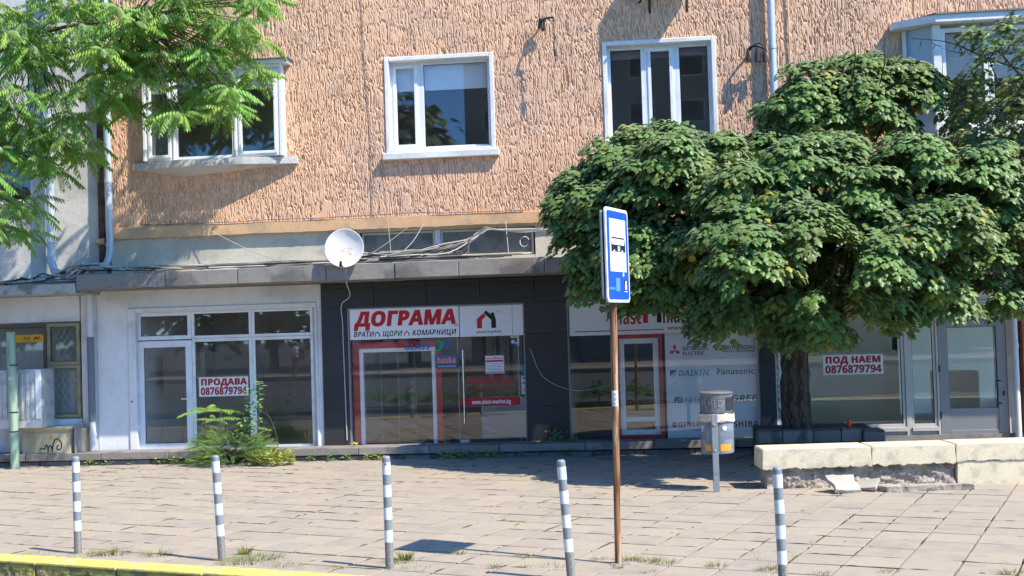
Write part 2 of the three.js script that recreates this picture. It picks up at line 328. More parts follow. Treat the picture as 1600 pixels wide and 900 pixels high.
const BL = { x0: P(230, 180, 0.15).x, x1: P(442, 180, 0.15).x, y0: 5.2, y1: 6.72 }, BR = { x0: 4.42, x1: 8.2, y0: 5.12, y1: 6.8 };
{
  // rough render: real relief, dragged upwards, with crevices
  const holes = [W2, W3, BL, BR].map((h) => inset(h, 0.03)), y0 = 4.04, y1 = 8.5, dx = 0.0068, dy = 0.021, nx = Math.round((HX1 - HX0) / dx), ny = Math.round((y1 - y0) / dy);
  const pos = new Float32Array((nx + 1) * (ny + 1) * 3), uv = new Float32Array((nx + 1) * (ny + 1) * 2), idx = [];
  const relief = (x, y) => {
    const w1 = N3(x * 6.1, y * 3.3, 4.2), w2 = N3(x * 3.1, y * 5.3, 9.7), m = sstep(0.08, 0.5, N3(x * 0.8, y * 0.9, 2.2) + 0.35 * N3(x * 2.6, y * 2.6, 6.1));
    const a = N3(x * 45 + w1 * 1.0, y * 3.4 + w2 * 0.8, 1.1), b = N3(x * 30 + w1 * 2.2, y * 19 + w2 * 3, 3.7), n = lerp(a, b, m * 0.6);
    const c = sstep(0.0, 0.1, Math.abs(n + 0.07)), e = sstep(0.0, 0.06, Math.abs(N3(x * 23 + w2, y * 9 + w1 * 2, 8.8) + 0.12)), f = N3(x * 61, y * 22, 5.5);
    return 0.025 * c + 0.006 * e + 0.0025 * f - 0.029;
  };
  for (let j = 0; j <= ny; j++) for (let i = 0; i <= nx; i++) {
    const k = j * (nx + 1) + i, x = HX0 + i * dx, y = y0 + j * dy;
    pos[3 * k] = x; pos[3 * k + 1] = y; pos[3 * k + 2] = WZ + relief(x, y); uv[2 * k] = x; uv[2 * k + 1] = y;
  }
  for (let j = 0; j < ny; j++) for (let i = 0; i < nx; i++) {
    const x = HX0 + (i + 0.5) * dx, y = y0 + (j + 0.5) * dy;
    if (holes.some((h) => x > h.x0 && x < h.x1 && y > h.y0 && y < h.y1)) continue;
    const o = j * (nx + 1) + i; idx.push(o, o + 1, o + nx + 1, o + 1, o + nx + 2, o + nx + 1);
  }
  const g = new THREE.BufferGeometry(); g.setAttribute('position', new THREE.BufferAttribute(pos, 3)); g.setAttribute('uv', new THREE.BufferAttribute(uv, 2)); g.setIndex(idx); g.computeVertexNormals();
  mesh('render', g, M.orange, house);
  // the masonry behind it and the storeys above
  const zb = -0.22, zf = WZ - 0.03, cols = [BL, W2, W3, BR], mas = [box(HX0, HX1, 8.5, 14, -6, WZ), box(HX0, HX1, 3.86, 5.12, zb, zf), box(HX0, HX1, 6.9, 8.5, zb, zf)];
  let x = HX0; for (const c of cols) { mas.push(box(x, c.x0, 5.12, 6.9, zb, zf)); x = c.x1; } mas.push(box(x, HX1, 5.12, 6.9, zb, zf));
  mas.push(box(HX0, HX0 + 0.2, 3.2, 8.5, -6, zb), box(HX1 - 0.2, HX1, 3, 8.5, -6, zb), box(HX0, HX1, -0.2, 8.5, -6.2, -6));
  mesh('masonry', mas, M.greystrip, house);
  // beam under the render, chipped along its lower edge
  const lo = [], hi = []; for (let q = HX0 - 0.06; q < HX1; q += 0.05) { lo.push([q, 3.89 + 0.022 * Math.max(0, N3(q * 1.3, 4)) + 0.014 * N3(q * 5, 7) + 0.007 * N3(q * 14, 2)]); hi.push([q, 4.075 + 0.014 * N3(q * 3, 9) + 0.008 * N3(q * 12, 5)]); }
  const bs = new THREE.Shape([...lo, ...hi.reverse()].map(([a, b]) => new THREE.Vector2(a, b))), bg = new THREE.ExtrudeGeometry(bs, { depth: 0.24, bevelEnabled: true, bevelThickness: 0.012, bevelSize: 0.01, bevelSegments: 2 }); bg.translate(0, 0, -0.1);
  mesh('beam', uvBox(bg), M.fascia, house);
  mesh('strip_wall', [box(HX0 - 0.02, -4.85, 3.1, 3.9, -0.2, 0.06), box(-1.83, HX1, 3.1, 3.9, -0.2, 0.06), box(-4.85, -1.83, 3.1, 3.36, -0.2, 0.055), box(-4.85, -1.83, 3.84, 3.9, -0.2, 0.055)], M.greystrip, house);
  const tp = std(undefined, { map: stain([0.21, 0.215, 0.19], [0.13, 0.135, 0.12], 0.9, 301, 1.1, 0.1), roughness: 0.6 });
  for (const [a, b] of [[-4.82, -3.55], [-3.45, -1.86]]) { const f = mesh('transom_window', bars({ x0: a, x1: b, y0: 3.37, y1: 3.83 }, -0.05, 0.02, 0.035), M.greystrip, house); mesh('board', box(a + 0.03, b - 0.03, 3.4, 3.8, -0.06, -0.03), tp, f); }
  mesh('transom_post', box(-3.545, -3.455, 3.365, 3.835, -0.05, 0.03), M.white, house);
}
// projecting canopy slab, in cast lengths
const CAN_Y0 = 2.99, CAN_Y1 = 3.255, CAN_Z = 0.97;
{
  let x = P(118, 450, CAN_Z).x, k = 0;
  for (const w of [1.55, 1.25, 1.5, 1.15, 1.05, 1.4, 1.3, 1.5, 1.5, 1.6, 1.6, 1.6, 1.6]) {
    const x1 = Math.min(x + w, HX1); if (x1 - x < 0.1) break;
    mesh('canopy_slab', [rbox(x + 0.003, x1 - 0.003, CAN_Y0 + rr(-0.008, 0.008), CAN_Y1 + rr(-0.01, 0.01), -0.1, CAN_Z + rr(-0.012, 0.012), 0.014)], k === 0 ? M.slabDark : M.concrete, house); x = x1; k++;
  }
}
// ---- upper windows
function reveal(w, name, label, cells) {
  const p = mesh('window_surround', bars(w, -0.14, WZ + 0.022, 0.075, 0.012), M.white, house);
  const inn = inset(w, 0.07), wd = inn.x1 - inn.x0, n = cells.length;
  cells.forEach(([a, b, opener]) => {
    const r = { x0: inn.x0 + wd * a, x1: inn.x0 + wd * b, y0: inn.y0, y1: inn.y1 };
    const s = sash(house, 'window', r, -0.1, opener ? 0.055 : 0.06, 0.06, M.pvcCool);
    if (opener) { mesh('opening_sash', bars(inset(r, 0.052), -0.075, -0.022, 0.055), M.pvc, s); }
  });
  room(house, w.x0 - 0.4, w.x1 + 0.5, w.y0 - 0.6, w.y1 + 0.35, -3.2, -0.23, M.roomMid);
  return p;
}
reveal(W2, '', '', [[0, 0.30, true], [0.30, 1, false]]);
mesh('blind', box(W2.x0 + 0.1, W2.x1 - 0.1, 6.27, W2.y1 - 0.05, -0.19, -0.175), M.blind, house);
mesh('window_sill', rbox(W2.x0 - 0.05, W2.x1 + 0.06, W2.y0 - 0.1, W2.y0 + 0.012, -0.1, WZ + 0.11, 0.012), M.white, house);
reveal(W3, '', '', [[0, 0.36, false], [0.36, 0.66, true], [0.66, 1, false]]);
mesh('window_sill', rbox(W3.x0 - 0.05, W3.x1 + 0.06, W3.y0 - 0.1, W3.y0 + 0.012, -0.1, WZ + 0.11, 0.012), M.white, house);
{ // shelf and lamp seen dimly behind the middle pane
  mesh('roller_blind_box', box(W3.x0 + 0.1, W3.x1 - 0.1, 6.62, 6.8, -0.2, -0.16), std([0.20, 0.13, 0.13]), house);
}
{ // shallow bay on the left
  const zf = 0.30, s = 0.12, { x0, x1, y0, y1 } = BL, w = x1 - x0;
  const cells = [[x0 + 0.02, x0 + 0.21 * w], [x0 + 0.225 * w, x0 + 0.66 * w], [x0 + 0.675 * w, x1 - 0.03]];
  mesh('bay_casing', [rbox(x0 - 0.03, x0 + 0.02, y0, y1, -0.1, zf, 0.008), rbox(x1 - 0.03, x1 + 0.03, y0, y1, -0.1, zf - 0.01, 0.008), rbox(cells[0][1], cells[1][0], y0, y1, zf - 0.1, zf, 0.006), rbox(cells[1][1], cells[2][0], y0, y1, zf - 0.1, zf, 0.006), rbox(x0 - 0.02, x1 + 0.02, y1, y1 + 0.06, -0.1, zf + 0.005, 0.006)], M.pvc, house);
  cells.forEach(([a, b], i) => {
    const r = { x0: a, x1: b, y0: y0 + 0.005, y1: y1 - 0.003 }, q = sash(house, 'window', r, zf - 0.08, i === 1 ? 0.045 : 0.05, 0.06, M.pvcCool);
    if (i !== 1) mesh('opening_sash', bars(inset(r, 0.042), zf - 0.06, zf - 0.004, 0.05), M.pvc, q);
    mesh('blind', box(a + 0.04, b - 0.04, 6.38, y1 - 0.05, zf - 0.13, zf - 0.12), M.blind, q);
  });
  room(house, x0 - 0.3, x1 + 0.3, y0 - 0.5, y1 + 0.3, -3.2, -0.23, M.roomMid);
  const sl = P(201, 266, 0.3).x, sr = P(461, 254, 0.3).x, c1 = P(270, 266, 0.42).x, c2 = P(378, 262, 0.42).x;
  const sill = mesh('bay_sill', prism([[sl, -0.05], [sl + 0.02, 0.17], [c1, 0.385], [c2, 0.375], [sr, 0.16], [sr, -0.05]], y0 - 0.13, y0 - 0.012), M.neighbour, house);
  const g = new THREE.BufferGeometry(), A = [[sl, y0 - 0.13, 0.05], [sl + 0.02, y0 - 0.13, 0.17], [c1, y0 - 0.13, 0.385], [c2, y0 - 0.13, 0.375], [sr, y0 - 0.13, 0.16], [sr, y0 - 0.13, 0.05]], B = [c1 + 0.15, y0 - 0.27, 0.09], pos = [];
  for (let i = 0; i < 5; i++) pos.push(...A[i], ...A[i + 1], ...B); pos.push(...A[5], ...A[0], ...B);
  g.setAttribute('position', new THREE.Float32BufferAttribute(pos, 3)); g.computeVertexNormals(); mesh('corbel', uvBox(g), M.neighbour, sill);
  const top = mesh('bay_roof', prism([[x0 - 0.16, -0.05], [x0 - 0.16, 0.36], [x1 + 0.15, 0.36], [x1 + 0.15, -0.05]], y1 + 0.062, y1 + 0.125), M.white, house);
  mesh('flashing', rbox(x0 - 0.2, x1 + 0.19, y1 + 0.128, y1 + 0.15, 0.05, 0.40, 0.006), M.slabDark, top);
}
{ // larger bay on the right, with a slanted pale blue cheek
  const zf = 0.46, y0 = 5.1, y1 = 6.78, a = P(1412, 100, 0.12).x, b = P(1462, 110, zf).x, e = 8.3;
  const blue = std(undefined, { map: stain([0.42, 0.56, 0.68], [0.32, 0.42, 0.50], 0.6, 311, 1.6, 0.04), roughness: 0.6 });
  mesh('bay_cheek', prism([[a, 0.05], [b, zf - 0.02], [b + 0.06, zf - 0.06], [a + 0.06, 0.0]], y0 - 0.05, y1), blue, house);
  const fr = [rbox(a - 0.01, a + 0.05, y0, y1 - 0.003, 0.08, 0.16, 0.005), rbox(b - 0.03, b + 0.09, y0, y1 - 0.003, zf - 0.05, zf + 0.03, 0.008)];
  mesh('bay_casing', fr, M.pvc, house);
  let x = b + 0.1; for (const w of [0.72, 1.1, 0.8]) { const q = sash(house, 'window', { x0: x, x1: x + w, y0: y0 + 0.01, y1: y1 - 0.06 }, zf - 0.08, 0.07, 0.07, M.pvc); mesh('blind', box(x + 0.06, x + w - 0.06, 5.9, 6.66, zf - 0.14, zf - 0.13), M.roomMid, q); x += w + 0.01; }
  mesh('bay_cheek', box(x, x + 0.1, y0, y1 - 0.003, 0.05, zf), blue, house);
  mesh('bay_sill', prism([[a - 0.1, 0], [a - 0.1, 0.22], [b - 0.04, zf + 0.12], [x + 0.2, zf + 0.12], [x + 0.2, 0]], y0 - 0.16, y0 - 0.052), M.white, house);
  const top = mesh('bay_roof', prism([[a - 0.2, -0.05], [a - 0.2, 0.3], [b - 0.02, zf + 0.22], [x + 0.25, zf + 0.22], [x + 0.25, -0.05]], y1 + 0.003, y1 + 0.115), M.white, house);
  mesh('flashing', prism([[a - 0.2, -0.05], [b - 0.02, zf + 0.25], [x + 0.28, zf + 0.25], [x + 0.28, -0.05]], y1 + 0.118, y1 + 0.145), M.slabDark, top);
  room(house, a + 0.2, x, y0 - 0.4, y1 + 0.2, -3.2, -0.23, M.roomMid);
}

/* ---- neighbouring building on the left ---- */
const next = thing('neighbour_building', 'grey white rendered building with a kiosk window beside the peach building', 'building');
{
  const X0 = -17, XP = P(80, 300, 0).x, z = 0.02;
  const wy = P(20, 318, z).y, wt = P(20, 205, z).y, wx0 = P(-60, 280, z).x, wx1 = P(50, 280, z).x;
  mesh('wall', [box(X0, wx0, 3.2, 13, -0.3, z), box(wx1, HX0 - 0.13, 3.2, 13, -0.3, z), box(wx0, wx1, 3.2, wy, -0.3, z), box(wx0, wx1, wt, 13, -0.3, z), box(X0, HX0 - 0.13, 3.2, 13, -6, -5.8), box(X0, X0 + 0.2, 0, 13, -5.8, -0.3)], M.neighbour, next);
  sash(next, 'window', { x0: wx0, x1: wx1, y0: wy, y1: wt }, -0.12, 0.07, 0.06, M.pvc);
  mesh('window_sill', rbox(wx0 - 0.08, wx1 + 0.05, wy - 0.07, wy - 0.002, -0.1, z + 0.09, 0.01), M.concrete, next);
  room(next, wx0 - 0.3, wx1 + 0.3, wy - 0.5, wt + 0.3, -3, -0.31, M.roomMid);
  const cx = P(118, 450, CAN_Z).x - 0.012;
  let x = X0; while (x < cx - 0.2) { const x1 = Math.min(x + 1.9, cx); mesh('canopy_slab', rbox(x, x1 - 0.004, 2.93, 3.11, -0.1, CAN_Z - 0.02 + rr(-0.01, 0.01), 0.012), M.slabPale, next); x = x1; }
  mesh('canopy_upstand', box(X0, HX0 - 0.13, 3.1, 3.22, -0.3, 0.015), M.slabDark, next);
  // ground floor: wall around a wide kiosk opening
  const kx1 = P(126, 580, 0).x, kb = P(100, 652, 0).y, kt = P(100, 505, 0).y, wr = P(121, 600, 0).x;
  mesh('shop_wall', [box(X0, kx1, kt + 0.03, 2.93, -0.25, -0.005), box(X0, kx1, 0.1, kb - 0.03, -0.25, -0.005), box(kx1 + 0.02, -9.61, 0.1, 2.99, -0.25, -0.01)], M.white, next);
  const brass = std(undefined, { map: stain([0.33, 0.27, 0.15], [0.2, 0.16, 0.1], 0.6, 321, 0.7, 0.08), roughness: 0.45, metalness: 0.3 }), brown = std([0.10, 0.075, 0.05], { roughness: 0.6 });
  const kx0 = P(75, 580, 0).x, ym = P(100, 570, 0).y;
  for (const [a, b, c, d, m] of [[kx0, kx1, ym, kt, brass], [kx0, kx1, kb, ym - 0.005, brass], [kx0 - 1.7, kx0 - 0.01, kb, kt, brown]]) sash(next, 'kiosk_window', { x0: a, x1: b, y0: c, y1: d }, -0.06, 0.06, 0.09, m, M.glassDull);
  // diamond grille behind the glass
  const wire = []; const gx0 = kx0 - 1.6, gx1 = kx1 - 0.05, gy0 = kb + 0.05, gy1 = kt - 0.04, st = 0.115;
  const clip = (x, y, dx, dy) => { let t0 = -9, t1 = 9; for (const [o, d, a, b] of [[x, dx, gx0, gx1], [y, dy, gy0, gy1]]) { const u = (a - o) / d, v = (b - o) / d; t0 = Math.max(t0, Math.min(u, v)); t1 = Math.min(t1, Math.max(u, v)); } return t1 > t0 + 0.02 ? [V(x + dx * t0, y + dy * t0, -0.12), V(x + dx * t1, y + dy * t1, -0.12)] : null; };
  for (let s = gx0 - 2; s < gx1 + 2; s += st) for (const d of [1, -1]) { const q = clip(s, (gy0 + gy1) / 2, 0.6 * d, 1); if (q) wire.push(rod(q[0], q[1], 0.006, 0.006, 5)); }
  mesh('grille', wire, M.aluPale, next);
  room(next, X0 + 0.5, kx1, 0.3, 2.6, -2.5, -0.26, M.roomDark);
  mesh('counter', box(kx0 + 0.25, kx1 - 0.1, kb + 0.02, ym - 0.12, -0.6, -0.3), M.roomWhite, next);
}
{
  const r = rect(18, 523, 68, 535, 0.045), s = thing('kiosk_sign', 'small yellow kiosk sign with dark lettering and a camel', 'sign');
  mesh('board', rbox(r.x0, r.x1, r.y0, r.y1, 0.035, 0.05, 0.004), std([0.62, 0.36, 0.03]), s);
  card('print', inset(r, 0.004), 0.0525, print(256, 62, (x, w, h) => { x.fillStyle = '#d99a1c'; x.fillRect(0, 0, w, h); put(x, 'mel,', 96, 10, 66, 36, '#46331c'); x.fillStyle = '#3c2a18'; x.beginPath(); x.moveTo(176, 46); x.lineTo(184, 26); x.lineTo(192, 16); x.lineTo(200, 26); x.lineTo(206, 18); x.lineTo(216, 30); x.lineTo(224, 16); x.lineTo(232, 18); x.lineTo(222, 36); x.lineTo(216, 46); x.lineTo(210, 36); x.lineTo(190, 36); x.lineTo(184, 48); x.fill(); }), s);
}

/* ---- white plastered shopfront ---- */
const shopA = thing('shopfront', 'white plastered shopfront with white framed glass door and windows', 'shopfront');
{
  const L = -9.6, Rr = P(505, 580, 0).x, o = rect(203, 478, 497, 706, 0), fl = LEDGE_Y - 0.03, top = o.y1;
  mesh('wall', [box(L, o.x0, fl, 2.985, -0.25, 0), box(o.x0, o.x1, top, 2.985, -0.25, 0), box(o.x1, Rr, fl, 2.985, -0.25, 0)], M.white, shopA);
  mesh('plaster_trim', [rbox(o.x0 - 0.01, o.x0 + 0.13, fl, top + 0.01, -0.05, 0.028, 0.012), rbox(o.x0 + 0.13, o.x1, top - 0.075, top + 0.011, -0.05, 0.027, 0.012), rbox(o.x1 - 0.03, o.x1 + 0.012, fl, top - 0.076, -0.05, 0.026, 0.01)], M.white, shopA);
  const z = -0.14, dx0 = P(218, 600, z).x, dx1 = P(303, 600, z).x, mid = P(397, 600, z).x, ex = P(493, 600, z).x, tr = P(350, 528, z).y, b = fl + 0.005, tp = top - 0.07;
  mesh('window_infill', [box(o.x0 + 0.12, dx0, fl, tp, z, z + 0.07)], M.pvcCool, shopA);
  const d = sash(shopA, 'door', { x0: dx0, x1: dx1, y0: b, y1: tr - 0.02 }, z, 0.115, 0.07, M.pvcCool);
  mesh('handle', [rod(V(dx1 - 0.06, b + 0.88, z + 0.07), V(dx1 - 0.06, b + 0.88, z + 0.12), 0.011), rod(V(dx1 - 0.05, b + 0.88, z + 0.12), V(dx1 - 0.19, b + 0.885, z + 0.12), 0.011), rbox(dx1 - 0.08, dx1 - 0.04, b + 0.74, b + 0.94, z + 0.069, z + 0.08, 0.004)], M.pvc, d);
  for (const hy of [0.35, 1.05, 1.75]) mesh('hinge', rod(V(dx0 + 0.012, b + hy, z + 0.078), V(dx0 + 0.012, b + hy + 0.1, z + 0.078), 0.011), M.pvc, d);
  sash(shopA, 'transom_window', { x0: dx0, x1: dx1, y0: tr, y1: tp }, z, 0.07, 0.07, M.pvcCool);
  sash(shopA, 'window', { x0: dx1 + 0.004, x1: mid, y0: b, y1: tr }, z, 0.055, 0.07, M.pvc);
  sash(shopA, 'window', { x0: mid + 0.003, x1: ex, y0: b, y1: tr }, z, 0.055, 0.07, M.pvc);
  sash(shopA, 'transom_window', { x0: dx1 + 0.004, x1: mid, y0: tr + 0.004, y1: tp }, z, 0.05, 0.07, M.pvc);
  sash(shopA, 'transom_window', { x0: mid + 0.003, x1: ex, y0: tr + 0.004, y1: tp }, z, 0.05, 0.07, M.pvc);
  mesh('window_infill', [box(ex, o.x1, fl, tp, z, z + 0.05)], M.pvcCool, shopA);
  room(shopA, o.x0 + 0.05, o.x1 - 0.05, fl, 2.9, -4.2, z - 0.01, M.roomDark);
  mesh('door_board', box(dx0 + 0.15, dx1 - 0.05, b + 0.95, tr - 0.25, -0.9, -0.86), std([0.24, 0.21, 0.17]), shopA);
  mesh('pipe_stub', rod(V(L + 0.62, 1.05, 0), V(L + 0.62, 1.05, 0.03), 0.02), M.greyPipe, shopA);
}

/* ---- black stone clad shopfront ---- */
const shopB = thing('shopfront', 'shopfront clad in black stone panels with two glazed bays', 'shopfront');
const xB = [505, 545, 822, 888, 1188, 1212].map((q) => P(q, 590, 0).x), headB = P(680, 477, 0).y;
{
  const fl = LEDGE_Y - 0.03, top = 2.985; let k = 0;
  const panel = (x0, x1, y0, y1) => mesh('cladding_panel', rbox(x0 + 0.003, x1 - 0.003, y0 + 0.003, y1 - 0.003, -0.02, 0.035 + rr(-0.0015, 0.0015), 0.003), M.granite[Math.floor(rnd() * 2)], shopB);
  for (const [a, b] of [[0, 1], [2, 3], [4, 5]]) { let y = fl; const hs = [0.62, 0.6, 0.62, 0.9]; for (const h of hs) { const y1 = Math.min(y + h, headB); if (y1 - y > 0.05) panel(xB[a], xB[b], y, y1); y = y1; } }
  let x = xB[0]; while (x < xB[5] - 0.1) { const x1 = Math.min(x + 0.92, xB[5]); panel(x, x1, headB, headB + 0.34); panel(x, x1, headB + 0.34, top); x = x1; }
  mesh('backing_wall', [box(xB[0], xB[1], fl, top, -0.3, -0.02), box(xB[2], xB[3], fl, top, -0.3, -0.02), box(xB[4], xB[5], fl, top, -0.3, -0.02), box(xB[1], xB[2], headB, top, -0.3, -0.02), box(xB[3], xB[4], headB, top, -0.3, -0.02)], M.roomDark, shopB);
  // left bay
  const z = -0.1, gy = P(680, 529, z).y, split = P(717, 610, z).x, right = P(812, 610, z).x;
  mesh('corner_profile', [rbox(xB[1] + 0.002, xB[1] + 0.03, fl, headB, -0.08, 0.02, 0.004), rbox(xB[2] - 0.025, xB[2] - 0.002, fl, headB, -0.1, 0.0, 0.004), rbox(xB[1] + 0.03, xB[2] - 0.025, headB - 0.03, headB - 0.002, -0.08, 0.0, 0.004)], M.alu, shopB);
  const pane = (name, x0, x1, y0, y1) => card(name, { x0, x1, y0, y1 }, z, M.glass, shopB);
  pane('glass_pane', xB[1] + 0.03, split - 0.004, fl + 0.01, gy);
  const dr = pane('glass_door', split + 0.004, right - 0.003, fl + 0.02, gy);
  pane('glass_pane', right + 0.003, xB[2] - 0.025, fl + 0.01, gy);
  mesh('handle', [rod(V(split + 0.09, fl + 0.35, z + 0.05), V(split + 0.09, gy - 0.2, z + 0.05), 0.012), rod(V(split + 0.09, fl + 0.45, z), V(split + 0.09, fl + 0.45, z + 0.05), 0.008), rod(V(split + 0.09, gy - 0.3, z), V(split + 0.09, gy - 0.3, z + 0.05), 0.008)], M.chrome, dr);
  mesh('glass_edge', [box(split - 0.005, split + 0.003, fl + 0.01, gy, z - 0.006, z - 0.001), box(right - 0.004, right + 0.004, fl + 0.01, gy, z - 0.006, z - 0.001)], M.aluPale, shopB);
  mesh('patch_fitting', [rbox(right - 0.13, right + 0.02, gy - 0.03, gy + 0.04, z - 0.01, z + 0.02, 0.004), rbox(right - 0.02, right + 0.02, gy - 0.16, gy - 0.03, z - 0.01, z + 0.018, 0.004), rbox(split + 0.004, split + 0.16, fl + 0.02, fl + 0.07, z - 0.01, z + 0.018, 0.004), rbox(split - 0.03, split + 0.02, gy + 0.2, gy + 0.25, z + 0.02, z + 0.11, 0.004)], M.aluPale, shopB);
  room(shopB, xB[1] + 0.02, xB[2] + 0.1, fl, 2.8, -4.2, -0.31, M.roomDark);
  // sample door in a red frame behind the glass
  const q = rect(553, 534, 691, 692, -0.14), dm = mesh('display_frame', bars({ ...q, y0: fl + 0.005 }, -0.28, -0.13, 0.1).slice(0, 3), M.red, shopB), iq = { ...inset(q, 0.102), y0: fl + 0.006 };
  mesh('inner_frame', bars(iq, -0.26, -0.16, 0.07).slice(0, 3), M.pvc, dm);
  for (let i = 0; i < 4; i++) { const w = (iq.x1 - iq.x0 - 0.14) / 4, a = iq.x0 + 0.07 + w * i; const p = card('pane', { x0: a + 0.004, x1: a + w - 0.004, y0: iq.y0 + 0.01, y1: iq.y1 - 0.07 }, -0.21, M.glassDull, dm); if (i) mesh('pane_edge', box(a - 0.004, a + 0.003, iq.y0 + 0.01, iq.y1 - 0.07, -0.212, -0.2), M.alu, dm); }
  mesh('display_rack', [box(-2.95, -2.2, 1.5, 2.2, -1.6, -1.5), box(-3.0, -2.15, fl, 0.9, -1.8, -1.2)], M.roomMid, shopB);
  for (let i = 0; i < 7; i++) mesh('profile_sample', box(-2.98 + i * 0.12, -2.93 + i * 0.12, 1.2, 2.25, -1.48, -1.44), i % 2 ? M.alu : M.brownBoard, shopB);
  // right bay
  const zb = -0.1, hb = P(1010, 521, zb).y, px0 = P(1038, 600, zb).x;
  mesh('corner_profile', [rbox(xB[3] + 0.002, xB[3] + 0.03, fl, headB, -0.1, 0.01, 0.004), rbox(xB[4] - 0.025, xB[4] - 0.002, fl, headB, -0.1, 0.0, 0.004), rbox(xB[3] + 0.03, xB[4] - 0.025, headB - 0.03, headB - 0.002, -0.1, 0.0, 0.004)], M.alu, shopB);
  card('glass_pane', { x0: xB[3] + 0.03, x1: px0 - 0.004, y0: fl + 0.01, y1: hb }, zb, M.glass, shopB);
  card('glass_pane', { x0: px0 + 0.004, x1: xB[4] - 0.025, y0: fl + 0.01, y1: hb }, zb, M.glass, shopB);
  room(shopB, xB[3], xB[4] - 0.02, fl, 2.8, -4.2, -0.31, M.roomDark);
  const q2 = { ...rect(962, 522, 1037, 686, -0.15), y0: fl + 0.005 }, d2 = mesh('display_frame', bars(q2, -0.3, -0.14, 0.07), M.red, shopB), i2 = { ...inset(q2, 0.07), y0: fl + 0.08 };
  mesh('inner_frame', bars(i2, -0.27, -0.18, 0.09), M.pvc, d2); card('pane', inset(i2, 0.085), -0.22, M.glassDull, d2);
  mesh('lower_rail', rbox(i2.x0 + 0.09, i2.x1 - 0.09, fl + 0.3, fl + 0.38, -0.26, -0.2, 0.005), M.pvc, d2);
}
// ---- signs of that shopfront
function board(name, label, r, z0, z1, mat, side = M.pvc, category = 'sign') { const s = thing(name, label, category); mesh('board', rbox(r.x0, r.x1, r.y0, r.y1, z0, z1 - 0.003, 0.004), side, s); card('print', inset(r, 0.004), z1, mat, s); return settle(s, V((r.x0 + r.x1) / 2, r.y0, z0)); }
function film(name, label, r, z, mat, category = 'sticker') { const m = card(name, r, z, mat); m.name = numbered(name); scene.add(m); return tag(m, label, category); }
const RED = '#c1141c', INK = '#15151a';
board('shop_sign', 'white fascia board with large red and black Cyrillic lettering', rect(546, 481, 717, 529, 0.0), -0.09, -0.005, print(1368, 384, (x, w, h) => {
  x.fillStyle = '#e9ebee'; x.fillRect(0, 0, w, h);
  put(x, 'ДОГРАМА', 62, 34, 1262, 180, RED, { slant: 0.14, heavy: 16 });
  put(x, 'ВРАТИ', 40, 282, 260, 70, INK, { slant: 0.16 }); put(x, 'ЩОРИ', 405, 282, 250, 70, INK, { slant: 0.16 }); put(x, 'КОМАРНИЦИ', 778, 282, 555, 70, INK, { slant: 0.16 });
  for (const q of [318, 690]) { x.lineWidth = 13; x.strokeStyle = RED; x.beginPath(); x.moveTo(q, 352); x.lineTo(q, 318); x.lineTo(q + 26, 292); x.stroke(); x.strokeStyle = INK; x.beginPath(); x.moveTo(q + 22, 292); x.lineTo(q + 54, 322); x.lineTo(q + 54, 352); x.stroke(); }
}), M.pvc);
board('shop_sign', 'white fascia board with a red and black house emblem', rect(718, 477, 822, 525, 0.0), -0.095, -0.007, print(832, 384, (x, w, h) => {
  x.fillStyle = '#e6e9ec'; x.fillRect(0, 0, w, h); houseMark(x, 215, 70, 2.15); put(x, 'plastmarket', 205, 312, 320, 34, RED); x.fillStyle = '#e6e9ec'; x.fillRect(300, 300, 300, 70); put(x, 'market', 335, 312, 190, 34, INK); put(x, 'st', 290, 312, 40, 34, RED);
  x.strokeStyle = RED; x.lineWidth = 3; x.beginPath(); x.arc(490, 80, 14, 0, 7); x.stroke(); put(x, 'R', 485, 74, 10, 12, RED);
  x.fillStyle = '#4a4d52'; x.fillRect(660, 0, 4, h);
}), M.pvc);
board('shop_sign', 'white fascia board with a red underline partly hidden behind maple leaves', rect(889, 468, 1186, 521, 0.0), -0.09, -0.005, print(1782, 318, (x, w, h) => {
  x.fillStyle = '#dcdcdb'; x.fillRect(0, 0, w, h); put(x, 'plast', 395, 92, 290, 130, '#9c1a1f'); houseMark(x, 700, 60, 1.55); put(x, 'market', 880, 92, 400, 130, INK); put(x, 'www.plast-market.bg', 925, 250, 700, 36, '#9c1a1f'); x.fillStyle = '#9c1a1f'; x.fillRect(50, 276, 840, 9);
}), M.pvc);
